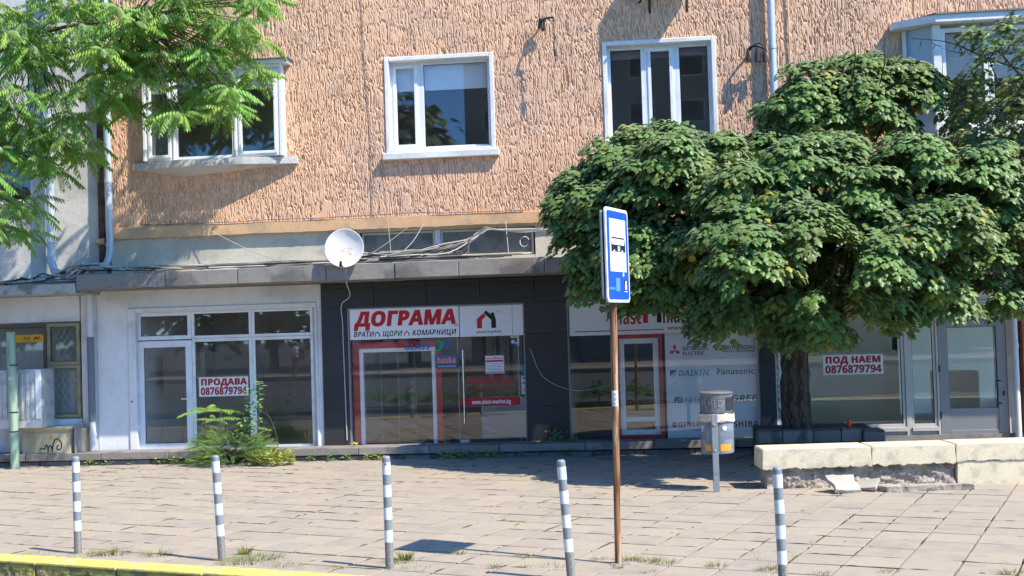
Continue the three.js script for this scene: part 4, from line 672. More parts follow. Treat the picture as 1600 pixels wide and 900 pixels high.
/* ---------- cabinets and post in front of the kiosk ---------- */
{
  const o = thing('electrical_cabinet', 'beige steel electrical cabinet with black graffiti and warning triangle', 'cabinet'), y0 = LEDGE_Y - 0.02, z1 = 0.42;
  const x0 = P(35, 690, z1).x, x1 = P(109, 690, z1).x, x2 = P(131, 690, 0.1).x, yt = P(70, 672, z1).y, yb = P(70, 662, 0.1).y, mt = std(undefined, { map: stain([0.47, 0.41, 0.27], [0.33, 0.29, 0.2], 0.7, 341, 0.9, 0.06), roughness: 0.7 });
  mesh('body', prism([[x0, 0.03], [x0, z1], [x1, z1], [x1 + 0.17, 0.03]], y0, yt), mt, o);
  mesh('lid', [rbox(x0 - 0.03, x1 + 0.06, yt + 0.002, yt + 0.045, 0.02, z1 + 0.04, 0.008)], mt, o);
  mesh('leaning_sheet', [rbox(x1 + 0.09, x1 + 0.105, y0, yt + 0.08, 0.05, z1 + 0.02, 0.004)], M.alu, o);
  mesh('door', [rbox(x0 + 0.08, x1 - 0.06, y0 + 0.02, yt - 0.05, z1 - 0.002, z1 + 0.012, 0.004)], mt, o);
  card('graffiti', { x0: x0 + 0.3, x1: x1 - 0.07, y0: y0 + 0.02, y1: yt - 0.05 }, z1 + 0.0145, print(512, 400, (x) => { x.strokeStyle = '#15130f'; x.lineWidth = 22; x.lineCap = 'round'; x.beginPath(); x.moveTo(20, 330); x.bezierCurveTo(60, 260, 90, 340, 120, 300); x.bezierCurveTo(150, 170, 170, 250, 180, 340); x.bezierCurveTo(200, 200, 240, 240, 260, 330); x.bezierCurveTo(280, 120, 330, 100, 380, 130); x.bezierCurveTo(470, 200, 440, 320, 380, 330); x.bezierCurveTo(330, 330, 340, 250, 380, 240); x.stroke(); x.fillStyle = '#e0a21a'; x.beginPath(); x.moveTo(235, 30); x.lineTo(290, 120); x.lineTo(180, 120); x.fill(); x.strokeStyle = '#15130f'; x.lineWidth = 6; x.beginPath(); x.moveTo(240, 55); x.lineTo(228, 85); x.lineTo(244, 82); x.lineTo(234, 110); x.stroke(); }, { transparent: true, alphaTest: 0.5 }), o);
  settle(o, V((x0 + x1) / 2, y0, 0.2));
  const c = thing('metal_locker', 'silvery ribbed metal box strapped behind the green post', 'box'), w = rect(-30, 578, 64, 660, 0.62), sm = std(undefined, { map: stain([0.56, 0.57, 0.58], [0.40, 0.40, 0.41], 0.8, 351, 0.6, 0.08), roughness: 0.4, metalness: 0.3 });
  mesh('body', rbox(w.x0, w.x1, yt + 0.047, w.y1, 0.12, 0.6, 0.015), sm, c);
  for (let x = w.x0 + 0.04; x < w.x1 - 0.15; x += 0.095) mesh('rib', rbox(x, x + 0.05, w.y0 + 0.05, w.y1 - 0.06, 0.59, 0.615, 0.01), sm, c);
  mesh('corner_strip', rbox(w.x1 - 0.1, w.x1 - 0.004, w.y0 + 0.05, w.y1 - 0.006, 0.6, 0.618, 0.005), M.pvc, c);
  const p = thing('green_post', 'pale green painted steel post with straps and a small sticker', 'post'), gb = G(20, 712, LEDGE_Y), gx = P(20, 620, 0.72).x, gy = P(20, 519, 0.72).y;
  mesh('shaft', rod(V(gx + 0.02, 0.0, 0.72), V(gx - 0.02, gy, 0.72), 0.073, 0.073, 20), std(undefined, { map: stain([0.30, 0.42, 0.30], [0.20, 0.28, 0.2], 0.7, 361, 0.5, 0.1), roughness: 0.55 }), p);
  for (const y of [0.62, 0.95, 1.75]) mesh('strap', rod(V(gx + 0.01, y, 0.72), V(gx + 0.01, y + 0.018, 0.72), 0.077, 0.077, 20), M.black, p);
  mesh('sticker', rbox(gx - 0.03, gx + 0.035, 1.5, 1.56, 0.785, 0.795, 0.002), std([0.45, 0.58, 0.7]), p);
  settle(p, V(gx, 0, 0.72));
}

/* ---------- bollards, sign post, bin ---------- */
{
  const B = [[122, 865, 118, 713], [347, 876, 336, 711], [609, 888, 603, 712], [893, 906, 876, 718], [1225, 928, 1214, 729]];
  const labels = ['grey bollard with white bands standing straight beside thin kerb grass', 'grey bollard with white bands beside a bare patch with grass', 'grey bollard with white bands beside a tuft and reddish weeds', 'leaning grey bollard with white bands beside the rusty sign post', 'grey bollard with white bands in front of the yellow stone wall'];
  B.forEach(([bx, by, tx, ty], i) => {
    const b = G(bx, by), o = thing('bollard', labels[i], 'bollard', 'banded bollards along the kerb'), t = P(tx, ty, b.z), d = t.clone().sub(b), H = d.length(), r = 0.037;
    const seg = (n, a, c, q, m) => mesh(n, rod(V(0, a * H, 0), V(0, c * H, 0), q, q, 24), m, o);
    seg('foot', -0.06, 0.235, r, M.postFoot);
    let y = 0.235; const w = 0.106, gsp = 0.094;
    for (let k = 0; k < 4; k++) { seg('white_band', y, y + w, r + 0.0012, M.band); y += w; seg('grey_band', y, k === 3 ? 0.975 : y + gsp, r, M.steel); y += gsp; }
    const cap = mesh('cap', new THREE.LatheGeometry([[r, 0], [r, 0.012], [r - 0.012, 0.024], [0, 0.027]].map(([a, c]) => new THREE.Vector2(a, c)), 24), M.steel, o); cap.position.y = 0.975 * H - 0.0005;
    o.position.copy(b); o.quaternion.setFromUnitVectors(V(0, 1, 0), d.normalize());
    if (i === 2) mesh('bolt', rod(V(0.0, 0.93 * H, r - 0.004), V(0, 0.93 * H, r + 0.006), 0.008), M.black, o);
  });
}
{
  const b = G(966, 881), t = P(955, 326, b.z + 0.02), o = thing('bus_stop_sign', 'blue bus stop sign with a bus symbol on a rusty pole', 'sign');
  const at = (y) => b.clone().lerp(t, (y - b.y) / (t.y - b.y));
  mesh('pole', rod(b.clone().add(V(0, -0.1, 0)), at(3.1), 0.031, 0.031, 20), M.rust, o);
  const pd = V(-0.2, 0, 0.62).normalize(), nn = V(0.62, 0, 0.2).normalize(), c = at(2.76), w = 0.6, h = 0.84;
  const frame = (name, sh, z0, dep, m, par) => { const g = new THREE.ExtrudeGeometry(sh, { depth: dep, bevelEnabled: true, bevelThickness: 0.003, bevelSize: 0.003, bevelSegments: 2 }); g.translate(0, 0, z0); return mesh(name, flat(g), m, par); };
  const rr2 = (w2, h2, r) => { const s = new THREE.Shape(), a = w2 / 2, q = h2 / 2; s.moveTo(-a + r, -q); s.lineTo(a - r, -q); s.quadraticCurveTo(a, -q, a, -q + r); s.lineTo(a, q - r); s.quadraticCurveTo(a, q, a - r, q); s.lineTo(-a + r, q); s.quadraticCurveTo(-a, q, -a, q - r); s.lineTo(-a, -q + r); s.quadraticCurveTo(-a, -q, -a + r, -q); return s; };
  const panel = frame('sign_panel', rr2(w, h, 0.05), 0.008, 0.012, M.band, o);
  const face = new THREE.ShapeGeometry(rr2(w - 0.05, h - 0.05, 0.035)); { const p = face.attributes.position, uv = face.attributes.uv; for (let i = 0; i < p.count; i++) uv.setXY(i, p.getX(i) / (w - 0.05) + 0.5, p.getY(i) / (h - 0.05) + 0.5); } face.translate(0, 0, 0.0255);
  mesh('print', face, print(560, 800, (x, W, H) => {
    x.fillStyle = '#1450c8'; x.fillRect(0, 0, W, H); x.fillStyle = '#eceef2'; x.fillRect(62, 70, 440, 478);
    x.fillStyle = '#17171c'; x.beginPath(); x.moveTo(112, 236); x.lineTo(466, 236); x.lineTo(488, 304); x.lineTo(488, 368); x.lineTo(96, 368); x.lineTo(96, 304); x.closePath(); x.fill();
    x.fillStyle = '#eceef2'; for (const [a, w2] of [[116, 46], [174, 78], [264, 84], [360, 96]]) x.fillRect(a, 250, w2, 54); x.fillStyle = '#b9b3c4'; x.fillRect(276, 312, 66, 50);
    for (const a of [180, 400]) { x.fillStyle = '#eceef2'; x.beginPath(); x.arc(a, 372, 24, 0, 7); x.fill(); x.fillStyle = '#17171c'; x.beginPath(); x.arc(a, 374, 14, 0, 7); x.fill(); x.fillStyle = '#d9dbe0'; x.beginPath(); x.arc(a, 374, 7, 0, 7); x.fill(); }
    x.strokeStyle = 'rgba(90,90,110,0.5)'; x.lineWidth = 4; x.beginPath(); for (const [a, c2, d2, e] of [[130, 430, 150, 500], [215, 410, 260, 500], [330, 420, 345, 490], [300, 300, 320, 350], [400, 420, 440, 470]]) { x.moveTo(a, c2); x.lineTo(d2, e); } x.stroke();
    x.fillStyle = '#8086a8'; x.fillRect(345, 492, 60, 8); x.fillRect(345, 510, 110, 8); x.fillRect(345, 526, 50, 8);
    x.fillStyle = '#5d8fe0'; x.fillRect(200, 605, 110, 120); x.fillStyle = '#e8eaf0'; x.beginPath(); x.arc(412, 572, 20, 0, 7); x.fill(); x.fillStyle = '#1c1c22'; x.fillRect(420, 618, 96, 100); x.fillStyle = '#e4e6ec'; x.beginPath(); x.arc(475, 645, 20, 0, 7); x.fill(); x.fillRect(448, 664, 52, 44); x.fillRect(424, 722, 92, 8);
    x.fillStyle = 'rgba(120,170,235,0.6)'; x.fillRect(20, 690, 160, 22); x.fillRect(470, 30, 6, 20);
  }, { roughness: 0.35 }), panel);
  const back = frame('back_panel', rr2(w, h - 0.06, 0.03), -0.03, 0.012, M.steel, o);
  const basis = new THREE.Matrix4().makeBasis(pd.clone().negate(), V(0, 1, 0), nn); const q = new THREE.Quaternion().setFromRotationMatrix(basis);
  for (const m of [panel, back]) { m.quaternion.copy(q); m.position.copy(c).addScaledVector(nn, 0.032); }
  for (const y of [2.55, 2.95]) { const k = at(y); mesh('clamp', rod(k.clone().add(V(0, -0.02, 0)), k.clone().add(V(0, 0.02, 0)), 0.038, 0.038, 16), M.steel, o); }
  { const k = at(1.48), m = mesh('sticker', new THREE.CylinderGeometry(0.0325, 0.0325, 0.14, 20, 1, true, -0.9, 1.9), print(128, 160, (x) => { x.fillStyle = '#d9d9de'; x.fillRect(0, 0, 128, 160); put(x, 'OX', 18, 22, 70, 34, '#3b3f78'); put(x, 'КР', 30, 70, 66, 40, '#4a4d80'); x.fillStyle = '#6b6f9c'; x.fillRect(24, 124, 70, 10); x.fillRect(24, 142, 50, 8); }), o); m.position.copy(k); }
  mesh('footing', [rbox(b.x - 0.07, b.x + 0.11, -0.03, 0.008, b.z - 0.06, b.z + 0.07, 0.006)], M.concrete, o);
  settle(o, b);
}
{
  const b = G(1120, 769), o = thing('litter_bin', 'dented grey litter bin with orange stripes on a steel post', 'litter bin'), s = (y) => P(1116, y, b.z).y, cx = P(1121, 680, b.z - 0.22).x, cz = b.z - 0.27;
  const body = std(undefined, { map: stain([0.20, 0.235, 0.29], [0.12, 0.14, 0.17], 0.8, 371, 0.6, 0.06), roughness: 0.5 }), lidm = std(undefined, { map: stain([0.115, 0.115, 0.12], [0.2, 0.19, 0.18], 0.8, 373, 0.5, 0.1), roughness: 0.6 });
  mesh('post', [rbox(b.x - 0.038, b.x + 0.038, -0.05, s(647), b.z - 0.03, b.z + 0.03, 0.006)], M.steel, o);
  const y0 = s(712), y1 = s(654), R = 0.212, r0 = 0.208;
  const lathe = (pts, mat, name, parent = o, n = 36) => { const m = mesh(name, uvBox(new THREE.LatheGeometry(pts.map(([a, c]) => new THREE.Vector2(a, c)), n)), mat, parent); m.position.set(cx, 0, cz); return m; };
  const bd = lathe([[0, y0 + 0.01], [r0 - 0.02, y0 + 0.005], [r0, y0 + 0.02], [R, y1], [R - 0.012, y1], [r0 - 0.015, y0 + 0.03], [0, y0 + 0.03]], body, 'body');
  const bag = (() => { const pts = []; const g = new THREE.CylinderGeometry(R + 0.012, R + 0.018, 0.1, 48, 5, true), p = g.attributes.position; for (let i = 0; i < p.count; i++) { const a = Math.atan2(p.getZ(i), p.getX(i)), k = 1 + 0.035 * N3(Math.cos(a) * 5, p.getY(i) * 30, Math.sin(a) * 5); p.setX(i, p.getX(i) * k); p.setZ(i, p.getZ(i) * k); p.setY(i, p.getY(i) + 0.02 * N3(Math.cos(a) * 3, 7, Math.sin(a) * 3)); } g.computeVertexNormals(); return g; })();
  const bm = mesh('bag_rim', bag, print(512, 64, (x, w, h) => { x.fillStyle = '#cfc3b2'; x.fillRect(0, 0, w, h); const r = mulberry(9); for (let i = 0; i < 30; i++) { x.fillStyle = ['#d98a2e', '#c9b79d', '#e2a04a', '#b9a892'][Math.floor(r() * 4)]; x.fillRect(r() * w, r() * h, 20 + r() * 60, 6 + r() * 20); } }, { roughness: 0.4 }), o); bm.position.set(cx, y1 + 0.0, cz);
  const l0 = s(645), l1 = s(617), hole = 0.5;
  const lid = lathe([[R - 0.01, l0 - 0.02], [R - 0.004, l0], [R - 0.006, l1], [R + 0.006, l1 + 0.004], [R + 0.006, l1 + 0.02], [R - 0.03, l1 + 0.03], [0, l1 + 0.035]], lidm, 'lid');
  const mouth = mesh('mouth', (() => { const g = new THREE.CylinderGeometry(R + 0.002, R + 0.002, (l1 - l0) * 0.72, 14, 1, true, 0.55, 0.85); return flat(g); })(), M.black, o); mouth.position.set(cx, (l0 + l1) / 2 - 0.01, cz);
  const orange = std([0.75, 0.30, 0.02], { roughness: 0.4 });
  for (const [a, l] of [[-0.85, 0.42], [0.12, 0.75]]) { const m = mesh('orange_stripe', flat(new THREE.CylinderGeometry(r0 + 0.0035, r0 + 0.0035, 0.085, 14, 1, true, a, l)), orange, o); m.position.set(cx, y0 + 0.09, cz); }
  const st = mesh('sticker', flat(new THREE.CircleGeometry(0.03, 16)), M.band, o); st.position.set(cx + 0.085, s(670), cz + 0.2); st.rotation.y = 0.4;
  const gr = mesh('graffiti', flat(new THREE.CylinderGeometry(R + 0.001, R + 0.001, (l1 - l0) * 0.8, 20, 1, true, -0.9, 1.5)), print(512, 180, (x) => { x.strokeStyle = '#9fa2a8'; x.lineWidth = 8; x.beginPath(); x.moveTo(70, 30); x.lineTo(40, 40); x.lineTo(50, 140); x.lineTo(90, 130); x.moveTo(46, 90); x.lineTo(80, 84); x.moveTo(130, 140); x.lineTo(140, 50); x.lineTo(170, 110); x.lineTo(205, 44); x.lineTo(215, 135); x.moveTo(290, 46); x.lineTo(250, 52); x.lineTo(256, 136); x.lineTo(300, 126); x.moveTo(254, 92); x.lineTo(290, 88); x.moveTo(400, 60); x.quadraticCurveTo(330, 40, 340, 100); x.quadraticCurveTo(350, 150, 410, 120); x.stroke(); }, { transparent: true, alphaTest: 0.4 }), o); gr.position.set(cx, (l0 + l1) / 2, cz);
  const g2 = mesh('torn_sticker', flat(new THREE.CylinderGeometry(R - 0.0005, R - 0.003, 0.15, 8, 1, true, -1.35, 0.4)), print(128, 150, (x) => { x.fillStyle = '#d3d5d8'; for (const [a, c, w, h] of [[10, 20, 40, 50], [50, 40, 30, 60], [80, 30, 40, 44], [20, 90, 60, 30], [90, 90, 26, 40]]) x.fillRect(a, c, w, h); }, { transparent: true, alphaTest: 0.5 }), o); g2.position.set(cx, s(672), cz);
  mesh('hook', [rbox(b.x - 0.03, b.x + 0.03, y1 - 0.05, y1 - 0.01, b.z - 0.1, b.z - 0.03, 0.004), rod(V(b.x, s(663), b.z + 0.03), V(b.x, s(663), b.z + 0.04), 0.012), rod(V(b.x, s(703), b.z + 0.03), V(b.x, s(703), b.z + 0.04), 0.012)], M.aluPale, o);
  settle(o, b);
}

/* ---------- stone wall, raised bed, rubble ---------- */
{
  const a = G(1196, 765), e = G(1600, 753), dir = V(e.x - a.x, 0, e.z - a.z).normalize(), ang = -Math.atan2(dir.z, dir.x), L = 7.2;
  const w = thing('garden_wall', 'low yellowish limestone wall with broken facing below the coping', 'wall');
  // coping with a ragged lower edge
  const rag = (x0, x1, y0, y1, z0, z1, amp, mat, name, seed) => {
    const n = Math.max(6, Math.round((x1 - x0) / 0.03)), pts = [];
    for (let i = 0; i <= n; i++) pts.push([lerp(x0, x1, i / n), y0 + amp * (N3(i * 0.31, seed) + 0.6 * N3(i * 0.9, seed, 4)) * (i % n ? 1 : 0.2)]);
    pts.push([x1 - 0.012, y1 - 0.012], [x1 - 0.024, y1], [x0 + 0.024, y1], [x0 + 0.012, y1 - 0.012]);
    const s = new THREE.Shape(pts.map(([x, y]) => new THREE.Vector2(x, y))), g = new THREE.ExtrudeGeometry(s, { depth: z1 - z0, bevelEnabled: true, bevelThickness: 0.012, bevelSize: 0.008, bevelSegments: 2 }); g.translate(0, 0, z0);
    return mesh(name, uvBox(g), mat, w);
  };
  rag(-0.03, 1.335, 0.262, 0.50, -0.52, 0.03, 0.035, M.lime[0], 'coping_stone', 3.1);
  rag(1.343, 2.39, 0.275, 0.498, -0.52, 0.028, 0.03, M.lime[1], 'coping_stone', 8.3);
  rag(2.40, 3.5, 0.29, 0.50, -0.52, 0.03, 0.022, M.lime[0], 'coping_stone', 12.3);
  rag(3.51, L, 0.29, 0.50, -0.52, 0.03, 0.01, M.lime[1], 'coping_stone', 15.3);
  rag(2.41, 3.6, -0.03, 0.276, -0.5, 0.015, 0.004, M.lime[1], 'base_block', 21.3);
  rag(3.62, L, -0.03, 0.276, -0.5, 0.015, 0.004, M.lime[0], 'base_block', 25.3);
  // broken core: rough lumps
  const core = new THREE.BoxGeometry(2.36, 0.42, 0.5, 150, 28, 4), p = core.attributes.position;
  for (let i = 0; i < p.count; i++) { const x = p.getX(i), y = p.getY(i), z = p.getZ(i); if (z > 0.2) { const f = 0.05 * N3(x * 6, y * 9, 1.5) + 0.035 * Math.abs(N3(x * 17, y * 17, 3.3)) + 0.018 * N3(x * 40, y * 40, 5); p.setZ(i, z + f); } else if (Math.abs(x) > 1.17) p.setX(i, x + 0.02 * N3(y * 14, z * 14, 8)); }
  core.computeVertexNormals(); core.translate(1.21, 0.17, -0.285); mesh('broken_core', uvBox(core), M.rubble, w);
  w.position.copy(a); w.rotation.y = ang;
  // loose pieces lying at its foot
  const lump = (cx, cz, sx, sy, sz, seed, mat, yaw = 0, tilt = 0, name, label, category) => {
    const g = new THREE.BoxGeometry(sx, sy, sz, 8, 3, 6), q = g.attributes.position;
    for (let i = 0; i < q.count; i++) { const x = q.getX(i), y = q.getY(i), z = q.getZ(i); q.setXYZ(i, x * (1 + 0.25 * N3(z * 5, seed)) + 0.03 * N3(y * 9, z * 9, seed), y + 0.25 * sy * N3(x * 7, z * 7, seed), z * (1 + 0.25 * N3(x * 5, seed, 3)) + 0.03 * N3(x * 9, y * 9, seed + 5)); }
    g.computeVertexNormals(); const m = mesh(name, uvBox(g), mat); m.position.set(cx, sy / 2, cz); m.rotation.set(tilt, yaw, 0, 'YXZ'); return tag(m, label, category);
  };
  const f1 = G(1318, 768), f2 = G(1342, 766), f3 = G(1450, 766), f4 = G(1385, 764), pale = std(undefined, { map: stain([0.40, 0.37, 0.31], [0.30, 0.27, 0.22], 0.6, 381, 0.5, 0.08), roughness: 0.95 });
  const m1 = lump(f1.x, f1.z + 0.05, 0.36, 0.05, 0.30, 2.2, pale, 0.3, 0.52, 'broken_slab', 'pale broken stone slab tilted against the garden wall', 'slab'); m1.position.y = 0.1; m1.rotation.z = -0.1;
  const m2 = lump(f2.x + 0.1, f2.z + 0.02, 0.27, 0.045, 0.22, 5.2, pale, -0.4, 0.36, 'broken_slab', 'smaller pale stone fragment overlapping the tilted slab', 'slab'); m2.position.y = 0.065; m2.rotation.z = 0.15;
  lump(f3.x, f3.z + 0.0, 1.15, 0.07, 0.16, 7.2, M.rubble, -ang * 0 + ang, 0, 'fallen_stone', 'long flat stone lying along the foot of garden wall', 'stone');
  lump(f4.x - 0.02, f4.z, 0.22, 0.06, 0.14, 9.9, M.rubble, ang, 0, 'fallen_stone', 'small stone chunk between the slabs and the long stone', 'stone');
  // raised bed of dark stone round the maple
  const bed = thing('raised_bed', 'raised bed edged with dark stone blocks around the maple trunk', 'planter');
  let x = 1.55, k = 0; for (const [bw, h] of [[0.36, 0.1], [0.44, 0.1], [0.4, 0.095], [0.3, 0.1]]) { mesh('edge_block', rbox(x, x + bw - 0.006, 0.515 - 0.19, 0.515 + rr(-0.006, 0.004), 2.1, 2.42 + rr(-0.02, 0.02), 0.015), M.stoneDark[k++ % 2], bed); x += bw; }
  mesh('edge_block', rbox(3.05, 3.36, 0.32, 0.5, 2.05, 2.47, 0.03), M.stoneDark[0], bed);
  for (const [x0, x1, y0, y1, z0, z1] of [[1.55, 2.4, 0.0, 0.32, 2.0, 2.4], [2.41, 3.36, 0.0, 0.315, 2.0, 2.4]]) mesh('base_block', rbox(x0, x1, y0, y1, z0, z1, 0.015), M.stoneDark[1], bed);
  mesh('soil', box(1.6, 3.3, 0.1, 0.47, 0.9, 2.1), M.dirt, bed);
  const ter = mesh('terrace', [box(1.96, 9.5, -0.1, 0.095, -0.3, 4.4)], M.concrete); tag(ter, 'concrete forecourt behind the garden wall', null, null, 'structure');
  const cb = V(P(1326, 668, 2.25).x, 0.516, 2.28), can = thing('drink_can', 'red drink can standing on the dark stone edging', 'can');
  mesh('body', new THREE.LatheGeometry([[0, 0], [0.026, 0], [0.033, 0.012], [0.033, 0.118], [0.027, 0.13], [0.026, 0.127], [0, 0.124]].map(([a2, b2]) => new THREE.Vector2(a2, b2)), 20), phys([0.42, 0.03, 0.02], { metalness: 0.5, roughness: 0.3 }), can); mesh('lid', rod(V(0, 0.127, 0), V(0, 0.131, 0), 0.025, 0.025, 18), M.chrome, can); can.position.copy(cb);
}

/* ---------- trees and plants ---------- */
function polyGeo(pts, idx) { const g = new THREE.BufferGeometry(); g.setAttribute('position', new THREE.Float32BufferAttribute(pts.flat(), 3)); g.setAttribute('uv', new THREE.Float32BufferAttribute(pts.map((p) => [p[0], p[1]]).flat(), 2)); g.setIndex(idx); g.computeVertexNormals(); return g; }
const mapleLeaf = (() => {
  const half = [[0, 0], [0.10, -0.07], [0.36, -0.10], [0.27, 0.10], [0.60, 0.34], [0.40, 0.40], [0.27, 0.50], [0.26, 0.70], [0, 1]], all = [...half, ...half.slice(1, -1).reverse().map(([x, y]) => [-x, y])];
  const z = (x, y) => -0.28 * Math.abs(x) - 0.22 * y * y, pts = [[0, 0.32, 0.03], ...all.map(([x, y]) => [x, y, z(x, y)])], idx = [];
  for (let i = 0; i < all.length; i++) idx.push(0, 1 + i, 1 + ((i + 1) % all.length));
  return polyGeo(pts, idx);
})();
const leafMat = (c, t = 0.3, coat = 0.35) => phys(c, { roughness: 0.92, transmission: t, thickness: 0, clearcoat: coat, clearcoatRoughness: 0.38, side: THREE.DoubleSide, ior: 1.4 });
M.maple = leafMat([0.104, 0.205, 0.038], 0.3, 0.55);
M.mapleYellow = leafMat([0.36, 0.36, 0.04], 0.3, 0.4);
M.ailanthus = leafMat([0.22, 0.42, 0.07], 0.42, 0.3);
M.grass = leafMat([0.13, 0.17, 0.035], 0.3, 0);
M.weed = leafMat([0.15, 0.30, 0.055], 0.35, 0.15);
M.weedYellow = leafMat([0.42, 0.47, 0.04], 0.35, 0.15);
const basisOf = (tip, nor, s, p) => { const t = tip.clone().normalize(), n = nor.clone().addScaledVector(t, -nor.dot(t)).normalize(), x = t.clone().cross(n); return new THREE.Matrix4().makeBasis(x.multiplyScalar(s), t.multiplyScalar(s), n.multiplyScalar(s)).setPosition(p); };
const rvec = (k = 1) => V(rr(-k, k), rr(-k, k), rr(-k, k));
function cloud(name, geo, mat, mats, cols, parent) {
  const m = new THREE.InstancedMesh(geo, mat, mats.length); m.name = name; m.castShadow = m.receiveShadow = true;
  mats.forEach((q, i) => { m.setMatrixAt(i, q); m.setColorAt(i, cols[i]); }); m.userData.kind = 'stuff'; parent.add(m); return m;
}
function mapleCrown(parent, blobs, clumps, size, tint = [1, 1, 1], yellow = 0.05, zmin = -99, spread = 0.24, per = 44, tier = 0) {
  const wsum = blobs.reduce((s, b) => s + b.r * b.r, 0), ms = [], cs = [], ym = [], yc = [], seats = []; let guard = 0;
  while (seats.length < clumps && guard++ < clumps * 30) { // seats of the leafy sprays, spaced over the uneven surface
    let k = rnd() * wsum, b = blobs[0]; for (b of blobs) { k -= b.r * b.r; if (k <= 0) break; }
    const d = rvec().normalize(); if (d.y < (tier ? -0.45 : -0.75)) continue;
    const inner = rnd() < 0.25, rad = b.r * (1 + 0.28 * N3(d.x * 2.6 + b.c.x, d.y * 2.6 + b.c.y, d.z * 2.6 + b.c.z)) * (inner ? rr(0.55, 0.85) : rr(0.88, 1.08));
    const p = b.c.clone().add(V(d.x * rad, d.y * rad * 0.88, d.z * rad)); if (p.z < zmin) continue;
    if (tier) { const wv = 0.9 * N3(p.x * 0.55, 1.5, p.z * 0.55); p.y = lerp(p.y, (Math.round(p.y / tier + wv) - wv) * tier, 0.3); }
    if (blobs.some((o) => o !== b && p.distanceTo(o.c) < o.r * 0.8)) continue;
    if (N3(p.x * 0.95, p.y * 1.25, p.z * 0.95 + 3) < -0.2) continue;
    if (seats.some((q) => Math.abs(q.p.x - p.x) < spread && q.p.distanceTo(p) < spread * 0.72)) continue;
    seats.push({ p, d, inner });
  }
  for (const { p, d, inner } of seats) {
    const out = V(d.x, Math.max(0, d.y) * 0.6, d.z).normalize(), axis = out.clone().multiplyScalar(tier ? 0.6 : 0.55).add(V(0, 0.85, 0)).add(rvec(0.2)).normalize(), e1 = axis.clone().cross(V(0.3, 0.2, 1)).normalize(), e2 = axis.clone().cross(e1);
    const warm = N3(p.x * 1.3, p.y * 1.3, p.z * 1.3 + 5), bright = rr(0.8, 1.2), yel = rnd() < yellow * 3, w = spread * rr(0.75, 1.25), n = Math.round(per * rr(0.7, 1.25) * (inner ? 0.6 : 1));
    for (let i = 0; i < n; i++) {
      const a = rr(0, 6.283), q = Math.sqrt(rnd()), rad = e1.clone().multiplyScalar(Math.cos(a)).addScaledVector(e2, Math.sin(a));
      const pos = p.clone().addScaledVector(rad, q * w).addScaledVector(axis, -0.45 * w * q * q + rr(-0.05, 0.04)); if (pos.z < zmin) continue;
      const tip = rad.clone().multiplyScalar(0.8).addScaledVector(out, 0.5).add(V(0, -0.25 - 0.5 * q, 0)).add(rvec(0.35)), nor = axis.clone().addScaledVector(rad, 0.35 * q).add(rvec(0.36));
      const mt = basisOf(tip, nor, size * rr(0.62, 1.15), pos);
      if (yel && rnd() < 0.3) { const k = rr(0.75, 1.1); ym.push(mt); yc.push(new THREE.Color(k, k * rr(0.85, 1), k)); continue; }
      ms.push(mt);
      const v = bright * rr(0.75, 1.2), c = new THREE.Color();
      c.setRGB(v * (1.0 + 0.45 * Math.max(0, warm)) * rr(0.9, 1.15) * tint[0], v * tint[1], v * rr(0.8, 1.2) * tint[2]);
      cs.push(c);
    }
  }
  if (ym.length) cloud('yellow_leaves', mapleLeaf, M.mapleYellow, ym, yc, parent);
  return cloud('crown', mapleLeaf, M.maple, ms, cs, parent);
}
const blobAt = (x, y, z, r, k) => ({ c: P(x, y, z), r, k });
